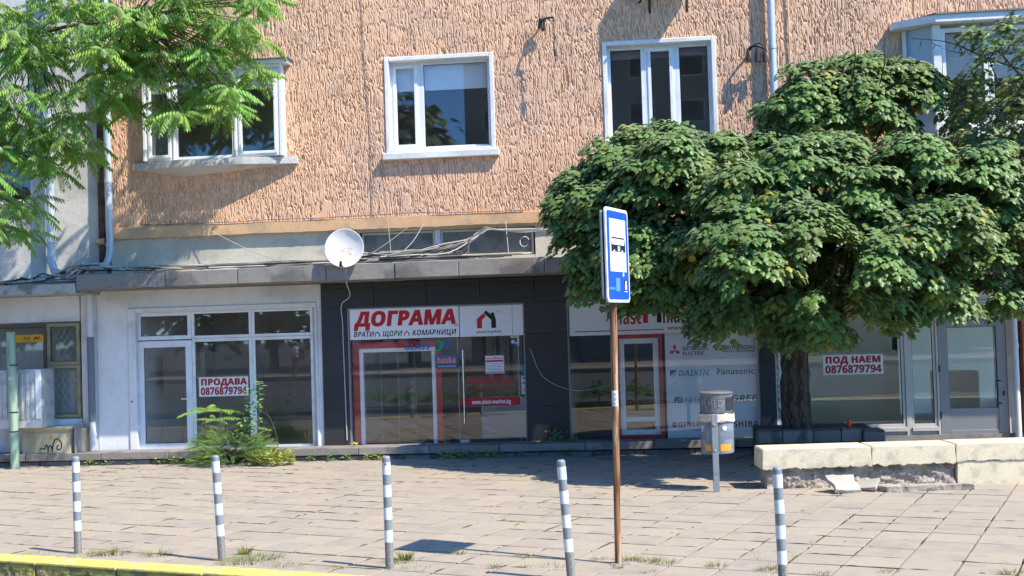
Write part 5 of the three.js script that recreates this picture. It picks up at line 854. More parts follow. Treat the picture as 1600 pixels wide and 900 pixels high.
{ // globe maple in the raised bed
  const t = thing('maple_tree', 'dense round maple tree with yellow-tipped leaves in the dark raised bed', 'tree');
  const blobs = [blobAt(945, 330, 2.3, 0.82), blobAt(985, 265, 2.0, 0.72), blobAt(930, 400, 2.4, 0.6), blobAt(1010, 400, 3.0, 0.72), blobAt(1065, 300, 3.0, 0.95), blobAt(1040, 225, 2.0, 0.45), blobAt(1110, 400, 3.2, 0.9), blobAt(1150, 270, 2.0, 0.85), blobAt(1200, 400, 4.0, 1.15), blobAt(1170, 340, 3.6, 0.95),
    blobAt(1272, 172, 1.5, 0.78), blobAt(1345, 158, 1.5, 0.78), blobAt(1255, 300, 3.2, 1.05), blobAt(1310, 430, 4.1, 1.0), blobAt(1370, 300, 3.2, 1.1), blobAt(1430, 400, 3.8, 1.05), blobAt(1418, 140, 1.5, 0.52), blobAt(1500, 330, 3.0, 1.1), blobAt(1520, 430, 3.4, 0.62), blobAt(1595, 400, 3.0, 0.85), blobAt(1600, 300, 2.4, 0.9), blobAt(1230, 485, 3.4, 0.5), blobAt(1170, 470, 3.2, 0.42), blobAt(1130, 462, 2.6, 0.35), blobAt(1680, 380, 2.6, 0.9), blobAt(1275, 425, 3.6, 0.95), blobAt(1230, 380, 3.0, 1.0), blobAt(1150, 478, 3.4, 0.6), blobAt(940, 440, 2.5, 0.5), blobAt(1000, 448, 2.8, 0.5), blobAt(1060, 440, 3.0, 0.6), blobAt(1280, 500, 3.7, 0.55), blobAt(1360, 475, 3.8, 0.55), blobAt(1470, 460, 3.6, 0.5), blobAt(1340, 380, 3.0, 1.0), blobAt(1170, 330, 2.6, 0.9), blobAt(1540, 380, 2.9, 0.9), blobAt(1590, 455, 3.2, 0.45)];
  const lobes = []; for (const b of blobs) { if (b.r < 0.8) { lobes.push(b); continue; } lobes.push({ c: b.c, r: b.r * 0.62 }); for (let k = 0; k < 7; k++) { const a = (k / 7) * 6.283 + rr(-0.3, 0.3), e = rr(-0.35, 0.75), d = V(Math.cos(a) * Math.cos(e), Math.sin(e), Math.sin(a) * Math.cos(e)); lobes.push({ c: b.c.clone().addScaledVector(d, b.r * 0.62), r: b.r * rr(0.34, 0.5) }); } }
  mapleCrown(t, lobes, 2200, 0.102, [1.03, 1.03, 0.95], 0.04, 0.2, 0.21, 48, 0.46);
  const base = V(2.18, 0.4, 2.0), fork = V(2.22, 1.95, 2.02);
  const wood = [limb([base.clone().add(V(0, -0.1, 0)), V(2.15, 0.9, 2.0), V(2.17, 1.5, 2.01), fork.clone().add(V(0, 0.15, 0))], 0.225, 0.19, 14, 16, 0.22)];
  blobs.forEach((b, i) => { const m = fork.clone().lerp(b.c, 0.5).add(V(0, 0.25, 0)); wood.push(limb([fork.clone().add(V(0, -0.15, 0)), fork.clone().lerp(m, 0.5).add(rvec(0.08)), m.add(rvec(0.15)), b.c.clone().add(V(0, 0.2, 0))], 0.075, 0.012, 12, 7)); });
  mesh('trunk', wood, M.bark, t);
  const tw = []; for (const [x, y, x1, y1] of [[1150, 300, 1100, 345], [985, 337, 1045, 345], [1330, 130, 1332, 60], [1375, 130, 1380, 70], [1440, 250, 1400, 205], [1300, 250, 1292, 205]]) { const a = P(x, y, 2.6), b = P(x1, y1, 3.6); tw.push(limb([a, a.clone().lerp(b, 0.5).add(V(0.05, 0.06, 0)), b], 0.013, 0.005, 8, 5)); }
  mesh('bare_twigs', tw, M.twig, t);
  settle(t, V(2.18, 0.4, 2.0));
}
{ // looser tree beyond it, its trunk out of the frame to the right
  const t = thing('leafy_tree', 'looser dark-branched tree reaching in front of the pale blue bay', 'tree'), base = V(8.3, 0, 3.4);
  const blobs = [blobAt(1560, 130, 2.2, 0.62), blobAt(1590, 75, 2.2, 0.55), blobAt(1530, 70, 2.0, 0.3), blobAt(1510, 170, 2.0, 0.42), blobAt(1590, 190, 2.6, 0.6), blobAt(1530, 225, 2.4, 0.5), blobAt(1640, 140, 2.6, 1.0), blobAt(1680, 260, 2.8, 1.1), blobAt(1720, 100, 3.0, 1.2)];
  mapleCrown(t, blobs, 230, 0.105, [0.95, 0.9, 0.9], 0.06, 0.75, 0.22, 26);
  const fork = V(8.1, 2.6, 3.2), wood = [limb([base.clone().add(V(0, -0.1, 0)), V(8.25, 1.2, 3.35), fork], 0.17, 0.12, 10, 10)];
  for (const b of blobs) wood.push(limb([fork, fork.clone().lerp(b.c, 0.45).add(V(0, -0.1, 0.1)), fork.clone().lerp(b.c, 0.8).add(rvec(0.1)), b.c.clone().add(rvec(0.3))], 0.06, 0.009, 12, 6));
  for (const [x, y, x1, y1, r] of [[1600, 160, 1470, 215, 0.03], [1600, 110, 1425, 60, 0.014], [1580, 185, 1455, 110, 0.014], [1600, 235, 1440, 245, 0.02], [1510, 190, 1430, 150, 0.01], [1560, 130, 1520, 30, 0.012]]) { const a = P(x, y, 2.4), b = P(x1, y1, 1.8); wood.push(limb([a, a.clone().lerp(b, 0.35).add(rvec(0.06)), a.clone().lerp(b, 0.7).add(rvec(0.07)), b], r, 0.005, 12, 5)); for (let i = 0; i < 7; i++) { const q = a.clone().lerp(b, rr(0.3, 0.98)), e = q.clone().add(V(rr(-0.35, 0.1), rr(-0.15, 0.3), rr(-0.15, 0.15))); wood.push(limb([q, q.clone().lerp(e, 0.5).add(rvec(0.04)), e], 0.007, 0.003, 6, 4)); } }
  mesh('trunk', wood, M.bark, t); settle(t, base);
}
// compound leaf along +y, leaflets hanging from it
function compoundLeaf(pairs, ll, lw, droop, seed, side = 0.62) {
  const r = mulberry(seed), pts = [], idx = [], at = (t) => V(0, t, -droop * t * t);
  const leaflet = (o, d, n, l, w) => {
    const q = d.clone().normalize(), s = q.clone().cross(n).normalize(), u = s.clone().cross(q), k = pts.length, mid = (t, a, b) => o.clone().addScaledVector(q, l * t).addScaledVector(s, a).addScaledVector(u, b + 0.15 * l * t * t * -1).toArray();
    pts.push(o.toArray(), mid(0.35, w, -0.25 * w), mid(0.38, 0, 0.12 * w), mid(0.35, -w, -0.25 * w), mid(0.72, w * 0.62, -0.2 * w), mid(0.72, -w * 0.62, -0.2 * w), mid(1, 0, 0));
    idx.push(k, k + 1, k + 2, k, k + 2, k + 3, k + 1, k + 4, k + 2, k + 2, k + 5, k + 3, k + 2, k + 4, k + 6, k + 2, k + 6, k + 5);
  };
  for (let i = 0; i < pairs; i++) { const t = 0.14 + (0.84 * i) / (pairs - 1), o = at(t), sc = (0.75 + 0.4 * Math.sin(Math.PI * (0.15 + 0.75 * i / pairs))) * (0.88 + 0.24 * r()); for (const sg of [1, -1]) leaflet(o, V(sg * side, 0.32 + 0.15 * r(), -0.62 - 0.25 * r()), V(sg * 0.5, 0, 0.85), ll * sc, lw * sc); }
  leaflet(at(1), V(0, 1, -droop * 2), V(0, 0, 1), ll * 0.9, lw);
  const n = 7; for (let i = 0; i < n; i++) { const a = at(i / n), b = at((i + 1) / n), k = pts.length, w = 0.009; pts.push([-w, a.y, a.z], [w, a.y, a.z], [w, b.y, b.z], [-w, b.y, b.z]); idx.push(k, k + 1, k + 2, k, k + 2, k + 3); }
  return polyGeo(pts, idx);
}
const pinnate = [compoundLeaf(9, 0.25, 0.036, 0.3, 1), compoundLeaf(8, 0.27, 0.04, 0.45, 2)], shootLeaf = compoundLeaf(9, 0.22, 0.026, 0.3, 5, 1.1);
{ // ailanthus hanging in from the left
  const t = thing('ailanthus_tree', 'tree with long feathery bright green leaves hanging over the left facade', 'tree'), base = V(-13.6, 0, 2.6);
  const spots = [], add = (x, y, z, r, n) => { for (let i = 0; i < n; i++) spots.push(P(x, y, z).add(V(rr(-r, r), rr(-r, r) * 0.8, rr(-0.8, 0.8)))); };
  for (const a of [[30, 40, 2.4, 0.6, 10], [110, 30, 2.4, 0.55, 11], [200, 35, 2.2, 0.55, 12], [290, 30, 2.0, 0.5, 11], [370, 30, 1.9, 0.4, 9], [410, 12, 1.9, 0.2, 3], [60, 110, 2.4, 0.55, 10], [150, 105, 2.3, 0.5, 10], [235, 100, 2.0, 0.45, 10], [310, 95, 1.9, 0.45, 9], [365, 80, 1.8, 0.3, 6], [20, 175, 2.4, 0.4, 7], [110, 175, 2.2, 0.35, 5], [175, 165, 2.0, 0.3, 5], [250, 160, 1.8, 0.3, 5], [320, 150, 1.7, 0.32, 5], [370, 165, 1.7, 0.2, 3], [300, 195, 1.7, 0.15, 2], [20, 240, 2.3, 0.4, 7], [15, 300, 2.3, 0.3, 6], [-10, 345, 2.3, 0.22, 4], [70, 215, 2.1, 0.3, 5], [120, 225, 1.9, 0.25, 4], [80, 265, 1.9, 0.15, 2], [-60, 60, 2.6, 0.6, 10], [-60, 200, 2.6, 0.6, 10], [100, -60, 2.4, 1.0, 16], [300, -50, 2.1, 0.9, 12]]) add(...a);
  const ms = [[], []], cs = [[], []], wood = [limb([base.clone().add(V(0, -0.1, 0)), V(-13.4, 2, 2.6), V(-13.1, 4.6, 2.55), V(-12.8, 6.2, 2.5)], 0.17, 0.10, 14, 12)], hubs = [V(-12.8, 6.2, 2.5), V(-11.6, 7.6, 2.5), V(-9.8, 8.1, 2.3), V(-8.2, 8.1, 2.1), V(-11.4, 6.4, 2.4), V(-9.6, 7.0, 2.2), V(-8.0, 7.2, 2.0), V(-11.3, 5.2, 2.4)];
  for (const [a, b] of [[0, 1], [1, 2], [2, 3], [0, 4], [4, 5], [5, 6], [0, 7]]) wood.push(limb([hubs[a], hubs[a].clone().lerp(hubs[b], 0.5).add(rvec(0.12)), hubs[b]], a ? 0.035 : 0.06, b === 3 || b === 6 || b === 7 ? 0.015 : 0.035, 10, 7));
  for (const s of spots) {
    const h = hubs.slice(1).reduce((m, q) => (q.distanceTo(s) < m.distanceTo(s) ? q : m)); wood.push(limb([h, h.clone().lerp(s, 0.5).add(rvec(0.1)).add(V(0, 0.08, 0)), s], 0.013, 0.006, 6, 5));
    const n = 8 + Math.floor(rnd() * 6);
    for (let i = 0; i < n; i++) { const a = (i / n) * 6.283 + rr(-0.4, 0.4), k = rnd() < 0.5 ? 0 : 1, tip = V(Math.cos(a), rr(-0.55, 0.25), Math.sin(a)), sz = rr(0.26, 0.46); ms[k].push(basisOf(tip, V(0, 1, 0).add(rvec(0.25)), sz, s.clone().addScaledVector(tip, 0.03))); const v = rr(0.75, 1.15), y = rr(0.85, 1.35); cs[k].push(new THREE.Color(v * y, v * rr(0.95, 1.1), v * rr(0.6, 1.1))); }
  }
  mesh('trunk', wood, M.twig, t); ms.forEach((m, k) => cloud('crown', pinnate[k], M.ailanthus, m, cs[k], t)); settle(t, base);
}
const leafBlade = (() => polyGeo([[0, 0, 0], [0.2, 0.3, -0.03], [0.24, 0.55, -0.06], [0, 1, -0.2], [-0.24, 0.55, -0.06], [-0.2, 0.3, -0.03], [0, 0.45, 0.03]], [0, 1, 6, 1, 2, 6, 2, 3, 6, 3, 4, 6, 4, 5, 6, 5, 0, 6]))();
function sprig(name, label, category, p, mat, { n = 18, size = 0.09, h = 0.1, w = 0.12, geo = leafBlade, up = 0.5, group, vary = 0.25 } = {}) {
  const gs = []; for (let i = 0; i < n; i++) { const a = rr(0, 6.283), q = V(Math.cos(a) * rr(0, w), rr(0.005, h), Math.sin(a) * rr(0, w) * 0.6), tip = V(Math.cos(a), up + rr(-0.4, 0.5), Math.sin(a)); const g = geo.clone(); g.applyMatrix4(basisOf(tip, V(0, 1, 0).addScaledVector(tip, -0.2).add(rvec(0.4)), size * rr(0.6, 1.2), q)); gs.push(g); }
  gs.push(rod(V(0, -0.02, 0), V(0, h * 0.8, 0), 0.004, 0.002, 5));
  const m = mesh(name, gs, mat); m.position.copy(p); return tag(m, label, category, group);
}
const bladeGeo = polyGeo([[-0.03, 0, 0], [0.03, 0, 0], [0.02, 0.55, 0.04], [-0.02, 0.55, 0.04], [0, 1, 0.16]], [0, 1, 2, 0, 2, 3, 3, 2, 4]);
{
  const wg = 'weeds growing along the foot of the stone step', at = (x, y) => { const q = G(x, y); q.z = Math.max(q.z, LEDGE_Z + 0.06); return V(P(x, y, LEDGE_Z + 0.08).x, 0, LEDGE_Z + 0.08); };
  for (const [x, m, s, n] of [[140, 1, 0.8, 16], [168, 0, 0.8, 16], [205, 0, 0.5, 8], [250, 1, 0.8, 16], [272, 1, 0.9, 22], [287, 1, 0.7, 14], [485, 0, 0.7, 14], [516, 0, 0.9, 18], [543, 0, 0.9, 18], [575, 1, 0.8, 18], [592, 1, 0.8, 16], [633, 0, 0.7, 10], [699, 1, 1.2, 26], [720, 1, 0.8, 20], [741, 0, 1.1, 22], [759, 1, 1.0, 20], [776, 0, 1.1, 26], [812, 0, 0.8, 18], [845, 0, 0.7, 14], [880, 0, 1.1, 20], [934, 0, 0.8, 18], [948, 0, 0.7, 12], [1062, 0, 0.6, 8]])
    sprig('weed', m ? 'low yellow green weed at the foot of the stone step' : 'low dark green weed at the foot of the stone step', 'weed', at(x, 712), m ? M.weedYellow : M.weed, { n, size: 0.085 * s, h: 0.12 * s, w: 0.11 * s, group: wg + (m ? ', yellowish' : ', dark green') });
  sprig('weed', 'leafy green nettle-like plant on the step before the black pillar', 'plant', V(P(868, 686, 0.3).x, LEDGE_Y, 0.3), M.weed, { n: 40, size: 0.11, h: 0.2, w: 0.17 });
  sprig('weed', 'small leafy green plant on the step beside the leafy nettle-like plant', 'plant', V(P(900, 687, 0.3).x, LEDGE_Y, 0.3), M.weed, { n: 16, size: 0.09, h: 0.06, w: 0.1 });
  sprig('weed', 'small reddish weed on the step beside the leafy green plant', 'plant', V(P(856, 684, 0.33).x, LEDGE_Y, 0.33), leafMat([0.32, 0.04, 0.04], 0.3, 0.1), { n: 9, size: 0.07, h: 0.16, w: 0.03, up: 1 });
  sprig('indoor_plant', 'dark bushy plant at the foot of the white sample door', 'plant', V(P(1028, 684, -0.4).x, LEDGE_Y - 0.025, -0.45), leafMat([0.03, 0.05, 0.02], 0.2, 0.1), { n: 60, size: 0.08, h: 0.22, w: 0.13 });
  sprig('weed', 'small yellow green weed at the foot of the red sample frame', 'plant', V(P(556, 697, 0.3).x, LEDGE_Y, 0.3), M.weedYellow, { n: 8, size: 0.07, h: 0.05, w: 0.05 });
  sprig('weed', 'yellow green weed on the step below the glass door', 'plant', V(P(695, 690, 0.3).x, LEDGE_Y, 0.3), M.weedYellow, { n: 9, size: 0.06, h: 0.08, w: 0.08 });
  sprig('weed', 'bright green weed before the beige electrical cabinet', 'plant', V(P(78, 707, 0.46).x, LEDGE_Y, 0.44), M.weedYellow, { n: 16, size: 0.08, h: 0.05, w: 0.14 });
  // big self-sown bush with ailanthus shoots in front of the white shop
  const bx = P(365, 715, 0.75).x, bush = thing('wild_bush', 'wild green bush with feathery shoots growing in front of the white shopfront', 'bush'), fern = compoundLeaf(10, 0.16, 0.022, 0.25, 7, 0.9), bm = [], bc = [];
  for (let i = 0; i < 430; i++) { const a = rr(0, 6.283), q = Math.sqrt(rnd()), x = bx + Math.cos(a) * q * 0.54, y = rr(0.02, 0.66) * (1 - 0.45 * q), z = 0.82 + Math.sin(a) * q * 0.3; bm.push(basisOf(V(Math.cos(a), rr(0.0, 1.1), Math.sin(a)), V(0, 1, 0).add(rvec(0.5)), rr(0.14, 0.3), V(x, y, z))); const v = rr(0.7, 1.2); bc.push(new THREE.Color(v * rr(0.9, 1.4), v, v * rr(0.6, 1.2))); }
  cloud('foliage', fern, M.weed, bm, bc, bush);
  const sm = [], scl = [], stems = [];
  for (const [px, py, n, sz] of [[335, 655, 7, 0.4], [322, 640, 4, 0.42], [345, 640, 4, 0.34], [390, 668, 5, 0.3]]) { const c = V(P(px, py, 0.8).x, P(px, py, 0.8).y, 0.8); stems.push(limb([V(bx + (c.x - bx) * 0.5, -0.02, 0.8), V(c.x, c.y * 0.5, 0.82), c], 0.012, 0.007, 8, 6)); for (let i = 0; i < n; i++) { const a = (i / n) * 6.283 + rr(-0.3, 0.3), tip = V(Math.cos(a), rr(0.05, 0.6), Math.sin(a)); sm.push(basisOf(tip, V(0, 1, 0), sz * rr(0.7, 1.1), c)); scl.push(new THREE.Color(1.3, 1.2, 0.8)); } }
  cloud('shoots', shootLeaf, M.ailanthus, sm, scl, bush);
  const tall = V(P(404, 600, 0.8).x, P(404, 600, 0.8).y, 0.8), dry = V(P(418, 648, 0.8).x, P(418, 648, 0.8).y, 0.8);
  stems.push(limb([V(bx + 0.3, -0.02, 0.8), V(tall.x - 0.02, 0.6, 0.82), tall], 0.011, 0.005, 10, 6), limb([V(P(434, 700, 0.8).x, 0.02, 0.8), V(P(432, 670, 0.8).x, 0.45, 0.8), dry, V(dry.x - 0.06, dry.y + 0.02, 0.8)], 0.007, 0.004, 10, 5));
  mesh('stems', stems, M.twig, bush);
  const lm = [], lc = []; for (let i = 0; i < 190; i++) { const t = rnd(), q = V(lerp(bx + 0.25, tall.x, t) + rr(-0.13, 0.13), lerp(0.35, tall.y + 0.05, t), 0.82 + rr(-0.12, 0.12)), a = rr(0, 6.283); lm.push(basisOf(V(Math.cos(a), rr(-0.3, 0.5), Math.sin(a)), V(0, 1, 0).add(rvec(0.4)), rr(0.07, 0.12), q)); const v = rr(0.75, 1.2); lc.push(new THREE.Color(v * 0.9, v, v * 1.1)); }
  cloud('leaves', leafBlade, M.weed, lm, lc, bush); settle(bush, V(bx, 0, 0.8));
  const yx = P(425, 715, 0.9).x, yb = thing('yellow_bush', 'low bright yellow green bush beside the wild green bush', 'bush'), ym = [], yc = [];
  for (let i = 0; i < 230; i++) { const a = rr(0, 6.283), q = Math.sqrt(rnd()); ym.push(basisOf(V(Math.cos(a), rr(0.1, 1), Math.sin(a)), V(0, 1, 0).add(rvec(0.4)), rr(0.08, 0.15), V(yx + Math.cos(a) * q * 0.33, rr(0.01, 0.34) * (1 - 0.5 * q), 0.95 + Math.sin(a) * q * 0.22))); const v = rr(0.75, 1.15); yc.push(new THREE.Color(v, v, v)); }
  cloud('foliage', leafBlade, M.weedYellow, ym, yc, yb); mesh('stem', rod(V(yx, -0.02, 0.95), V(yx, 0.2, 0.95), 0.01, 0.005, 6), M.twig, yb); settle(yb, V(yx, 0, 0.95));
  // grass in joints, along the kerb and at feet
  const gm = [], gc = [], tuft = (p, n, w, h, dry = 0.3) => { for (let i = 0; i < n; i++) { const a = rr(0, 6.283), r = w * Math.sqrt(rnd()); gm.push(basisOf(V(Math.cos(a) * 0.7, 1, Math.sin(a) * 0.7), V(Math.cos(a), -0.2, Math.sin(a)), h * rr(0.4, 1.1), V(p.x + Math.cos(a) * r, -0.012, p.z + Math.sin(a) * r * 0.5))); const v = rr(0.7, 1.2); gc.push(rnd() < dry ? new THREE.Color(v * 2.0, v * 1.35, v * 1.0) : new THREE.Color(v, v * 1.1, v * 0.8)); } };
  for (const [x, y, n, w, h] of [[60, 866, 30, 0.2, 0.05], [128, 868, 60, 0.25, 0.06], [170, 866, 90, 0.22, 0.09], [245, 868, 60, 0.2, 0.08], [180, 850, 20, 0.05, 0.04], [383, 866, 50, 0.05, 0.11], [405, 872, 170, 0.28, 0.07], [380, 880, 160, 0.26, 0.07], [445, 884, 60, 0.2, 0.06], [470, 886, 40, 0.2, 0.05], [527, 888, 40, 0.12, 0.05], [634, 874, 55, 0.05, 0.11], [625, 878, 120, 0.2, 0.06], [650, 890, 60, 0.25, 0.05], [717, 866, 40, 0.06, 0.07], [773, 888, 26, 0.04, 0.07], [822, 870, 60, 0.12, 0.05], [870, 884, 60, 0.2, 0.05], [820, 886, 30, 0.06, 0.05], [940, 874, 60, 0.1, 0.05], [985, 875, 90, 0.12, 0.07], [1018, 877, 70, 0.12, 0.07], [1040, 880, 70, 0.14, 0.06], [966, 888, 30, 0.05, 0.06], [1010, 894, 40, 0.1, 0.05], [1120, 885, 50, 0.1, 0.06], [1202, 890, 60, 0.1, 0.07], [1185, 874, 24, 0.08, 0.04], [1092, 773, 30, 0.1, 0.04], [1126, 805, 20, 0.06, 0.03], [1283, 897, 40, 0.1, 0.05], [1390, 893, 40, 0.1, 0.05], [1542, 843, 60, 0.1, 0.02], [1580, 896, 60, 0.1, 0.06], [240, 735, 80, 0.5, 0.03], [310, 733, 90, 0.5, 0.03], [20, 735, 40, 0.5, 0.04], [100, 732, 60, 0.5, 0.05], [500, 722, 60, 0.5, 0.04]]) tuft(G(x, y), n * 2, w, h * 1.25);
  const T = 0.469, an = THREE.MathUtils.degToRad(20.5), O = G(1417.5, 872.5); // sparse growth in the joints
  for (let i = 0; i < 1500; i++) { const al = rnd() < 0.75, u = al ? rr(-34, 16) : Math.round(rr(-34, 16)), v = al ? Math.round(rr(-4, 26)) : rr(-4, 26), x = O.x + T * (u * Math.cos(an) + v * Math.sin(an)), z = O.z + T * (u * Math.sin(an) - v * Math.cos(an)); if (z < 0.6 || kerbDist(x, z) > -0.02 || (x > 1.3 && z < 5.2)) continue; if (N3(x * 0.7, z * 0.7, 3) < -0.05) continue; const n = 4 + Math.floor(rnd() * 8), ca = al ? Math.cos(an) : Math.sin(an), sa = al ? Math.sin(an) : -Math.cos(an); for (let k = 0; k < n; k++) { const s = rr(-0.09, 0.09), a = rr(0, 6.283); gm.push(basisOf(V(Math.cos(a) * 1.2, 1, Math.sin(a) * 1.2), V(Math.cos(a), -0.2, Math.sin(a)), rr(0.014, 0.034), V(x + ca * s, -0.014, z + sa * s))); const q = rr(0.4, 0.9); gc.push(new THREE.Color(q * 1.1, q * 0.85, q * 0.7)); } }
  const lumpG = new THREE.SphereGeometry(1, 7, 4, 0, 6.2832, 0, Math.PI / 2), km = [], kc = [];
  for (let i = 0; i < 4200; i++) { const al = rnd() < 0.62, u = al ? rr(-36, 18) : Math.round(rr(-36, 18)), v = al ? Math.round(rr(-5, 26)) : rr(-5, 26), x = O.x + T * (u * Math.cos(an) + v * Math.sin(an)), z = O.z + T * (u * Math.sin(an) - v * Math.cos(an)); if (z < 0.55 || kerbDist(x, z) > -0.01 || (x > 1.4 && z < 5.1)) continue; if (N3(x * 0.55, z * 0.55, 7) + 0.5 * N3(x * 2.1, z * 2.1, 5) < -0.12) continue; const L2 = rr(0.03, 0.16), q = new THREE.Quaternion().setFromAxisAngle(V(0, 1, 0), al ? -an : Math.PI / 2 - an); km.push(new THREE.Matrix4().compose(V(x, -0.008, z), q, V(L2, rr(0.009, 0.015), rr(0.005, 0.011)))); const w = rr(0.6, 1.3), gn = rnd() < 0.3; kc.push(gn ? new THREE.Color(w * 0.9, w * 1.25, w * 0.5) : new THREE.Color(w * 1.05, w * 0.9, w * 0.75)); }
  tag(cloud('moss', lumpG, std([0.075, 0.066, 0.04], { roughness: 1 }), km, kc, scene), 'dark moss and dirt filling the paving joints', 'moss', null, 'stuff');
  const gr = cloud('grass', bladeGeo, M.grass, gm, gc, scene); tag(gr, 'short grass and moss growing in the paving joints', 'grass', null, 'stuff');
  // fallen leaves on the paving
  const fm = [], fc = []; for (let i = 0; i < 150; i++) { const q = rnd() < 0.5 ? V(rr(-9, -6), 0.006, rr(0.8, 2.2)) : V(rr(-9, 3), 0.006, rr(1, 9)); const a = rr(0, 6.283); if (kerbDist(q.x, q.z) > -0.1 || (q.x > 1.2 && q.z < 5.4)) continue; fm.push(basisOf(V(Math.cos(a), rr(-0.05, 0.1), Math.sin(a)), V(0, 1, 0).add(rvec(0.2)), rr(0.03, 0.07), q)); fc.push(new THREE.Color(rr(1.2, 2.6), rr(0.7, 1.3), rr(0.5, 0.9))); }
  tag(cloud('fallen_leaves', leafBlade, M.grass, fm, fc, scene), 'dry fallen leaves and litter scattered over the paving', 'leaves', null, 'stuff');
}

/* ---------- the far side of the street, seen only mirrored in the glass ---------- */
{
  const fp = thing('far_pavement', 'pavement on the opposite side of the road', null); fp.userData.kind = 'structure';
  mesh('surface', box(-70, 60, -0.2, 0.0, 39.6, 58), M.pave[0], fp); mesh('edge', box(-70, 60, -0.2, 0.02, 39.3, 39.597), M.concrete, fp);
  const bars0 = thing('street_railing', 'grey street railing with upright bars across the road', 'railing', 'railing sections across the road'); const L = 2.9;
  mesh('top_rail', box(-L / 2, L / 2, 1.08, 1.12, -0.02, 0.02), M.steel, bars0); mesh('bottom_rail', box(-L / 2, L / 2, 0.14, 0.17, -0.015, 0.015), M.steel, bars0);
  for (let i = 0; i < 16; i++) mesh('bar', box(-L / 2 + 0.1 + i * 0.18, -L / 2 + 0.118 + i * 0.18, 0.17, 1.08, -0.009, 0.009), M.steel, bars0);
  for (const x of [-L / 2, L / 2 - 0.05]) mesh('post', box(x, x + 0.05, -0.02, 1.078, -0.025, 0.025), M.steel, bars0);
  for (let i = 0; i < 13; i++) { const o = i ? bars0.clone() : bars0; if (i) { o.name = numbered('street_railing'); scene.add(o); o.userData = { ...bars0.userData }; } o.position.set(-27 + i * 3, 0, 40.4); }
  const t0 = thing('street_tree', 'tall green street tree across the road', 'tree', 'trees across the road');
  mapleCrown(t0, [[0, 5, 0, 2.8], [2.0, 5.5, 0.5, 2.2], [-2.1, 5.2, -0.3, 2.3], [0.2, 7.6, 0.4, 2.1], [0.6, 3.2, 0.8, 1.9], [-1.6, 3.0, 0.4, 1.7]].map(([x, y, z, r]) => ({ c: V(x, y, z), r })), 150, 0.5, [0.7, 0.75, 0.7], 0, -99, 0.9, 20);
  mesh('trunk', [limb([V(0, -0.1, 0), V(0.05, 2, 0), V(0, 5, 0), V(0.1, 8, 0.2)], 0.25, 0.08, 10, 10), limb([V(0, 3, 0), V(1, 5, 0.2), V(1.6, 7, 0.4)], 0.1, 0.03, 8, 7), limb([V(0, 3.3, 0), V(-1, 5, -0.1), V(-1.7, 7, -0.2)], 0.1, 0.03, 8, 7)], M.bark, t0);
  for (const [i, [x, z, s]] of [[-34, 53, 1.3], [-28, 54, 1.1], [-22.5, 52.5, 1.2], [-14.2, 54, 1.75], [-41, 54, 1.35], [9, 53, 0.9], [18, 53, 1.0]].entries()) { const o = i ? t0.clone() : t0; if (i) { o.name = numbered('street_tree'); scene.add(o); o.userData = { ...t0.userData }; } o.position.set(x, 0, z); o.scale.setScalar(s); o.rotation.y = i * 1.3; }
  const b = thing('far_building', 'tall grey apartment block across the road', 'building'), fx0 = -11.5, fx1 = 24;
  mesh('wall', box(fx0, fx1, -0.1, 30, 60, 72), std(undefined, { map: stain([0.36, 0.33, 0.30], [0.26, 0.25, 0.24], 0.8, 391, 6, 0.05) }), b);
  for (let i = 0; i < 11; i++) for (let j = 0; j < 9; j++) { const x = fx0 + 1.2 + i * 3.2, y = 3 + j * 3; const f = mesh('window', bars({ x0: x, x1: x + 1.7, y0: y, y1: y + 1.5 }, 59.9, 60.05, 0.1), M.pvc, b); mesh('pane', box(x + 0.1, x + 1.6, y + 0.1, y + 1.4, 59.96, 59.99), M.granite[0], f); }
  // clipped shrubs on the strip in the middle of the road
  const sh0 = thing('median_shrub', 'low leafy shrub on the strip in the middle of the road', 'shrub', 'shrubs on the median strip'), hm = [], hc = [];
  for (let i = 0; i < 520; i++) { const d = rvec().normalize(), r = rr(0.6, 1.05); hm.push(basisOf(V(d.x, d.y * 0.5 + 0.3, d.z), V(0, 1, 0).add(rvec(0.5)), rr(0.08, 0.14), V(d.x * r * 0.62, 0.12 + Math.abs(d.y) * r * 0.42, d.z * r * 0.45))); const v = rr(0.55, 1.1); hc.push(new THREE.Color(v, v, v)); }
  cloud('foliage', leafBlade, M.weed, hm, hc, sh0); mesh('stem', rod(V(0, -0.05, 0), V(0, 0.35, 0), 0.03, 0.015, 7), M.bark, sh0);
  for (let i = 0; i < 9; i++) { const o = i ? sh0.clone() : sh0; if (i) { o.name = numbered('median_shrub'); scene.add(o); o.userData = { ...sh0.userData }; } o.position.set(-8.2 + i * 1.12 + rr(-0.15, 0.15), -0.09, 14.3 + rr(-0.15, 0.15)); o.rotation.y = i * 1.9; o.scale.setScalar(rr(0.85, 1.1)); }
  const med = thing('median_strip', 'narrow raised strip in the middle of the road', null); med.userData.kind = 'structure'; mesh('soil', box(-30, 20, -0.2, -0.08, 13.75, 14.85), M.dirt, med); mesh('edge', [box(-30, 20, -0.2, -0.06, 13.6, 13.747), box(-30, 20, -0.2, -0.06, 14.853, 15)], M.concrete, med);
  // a passer-by in white top and red trousers
  const bodyAt = V(-18.2, 0, 42), R = 56, mc = new MarchingCubes(R, M.white, false, false, 60000); mc.isolation = 0;
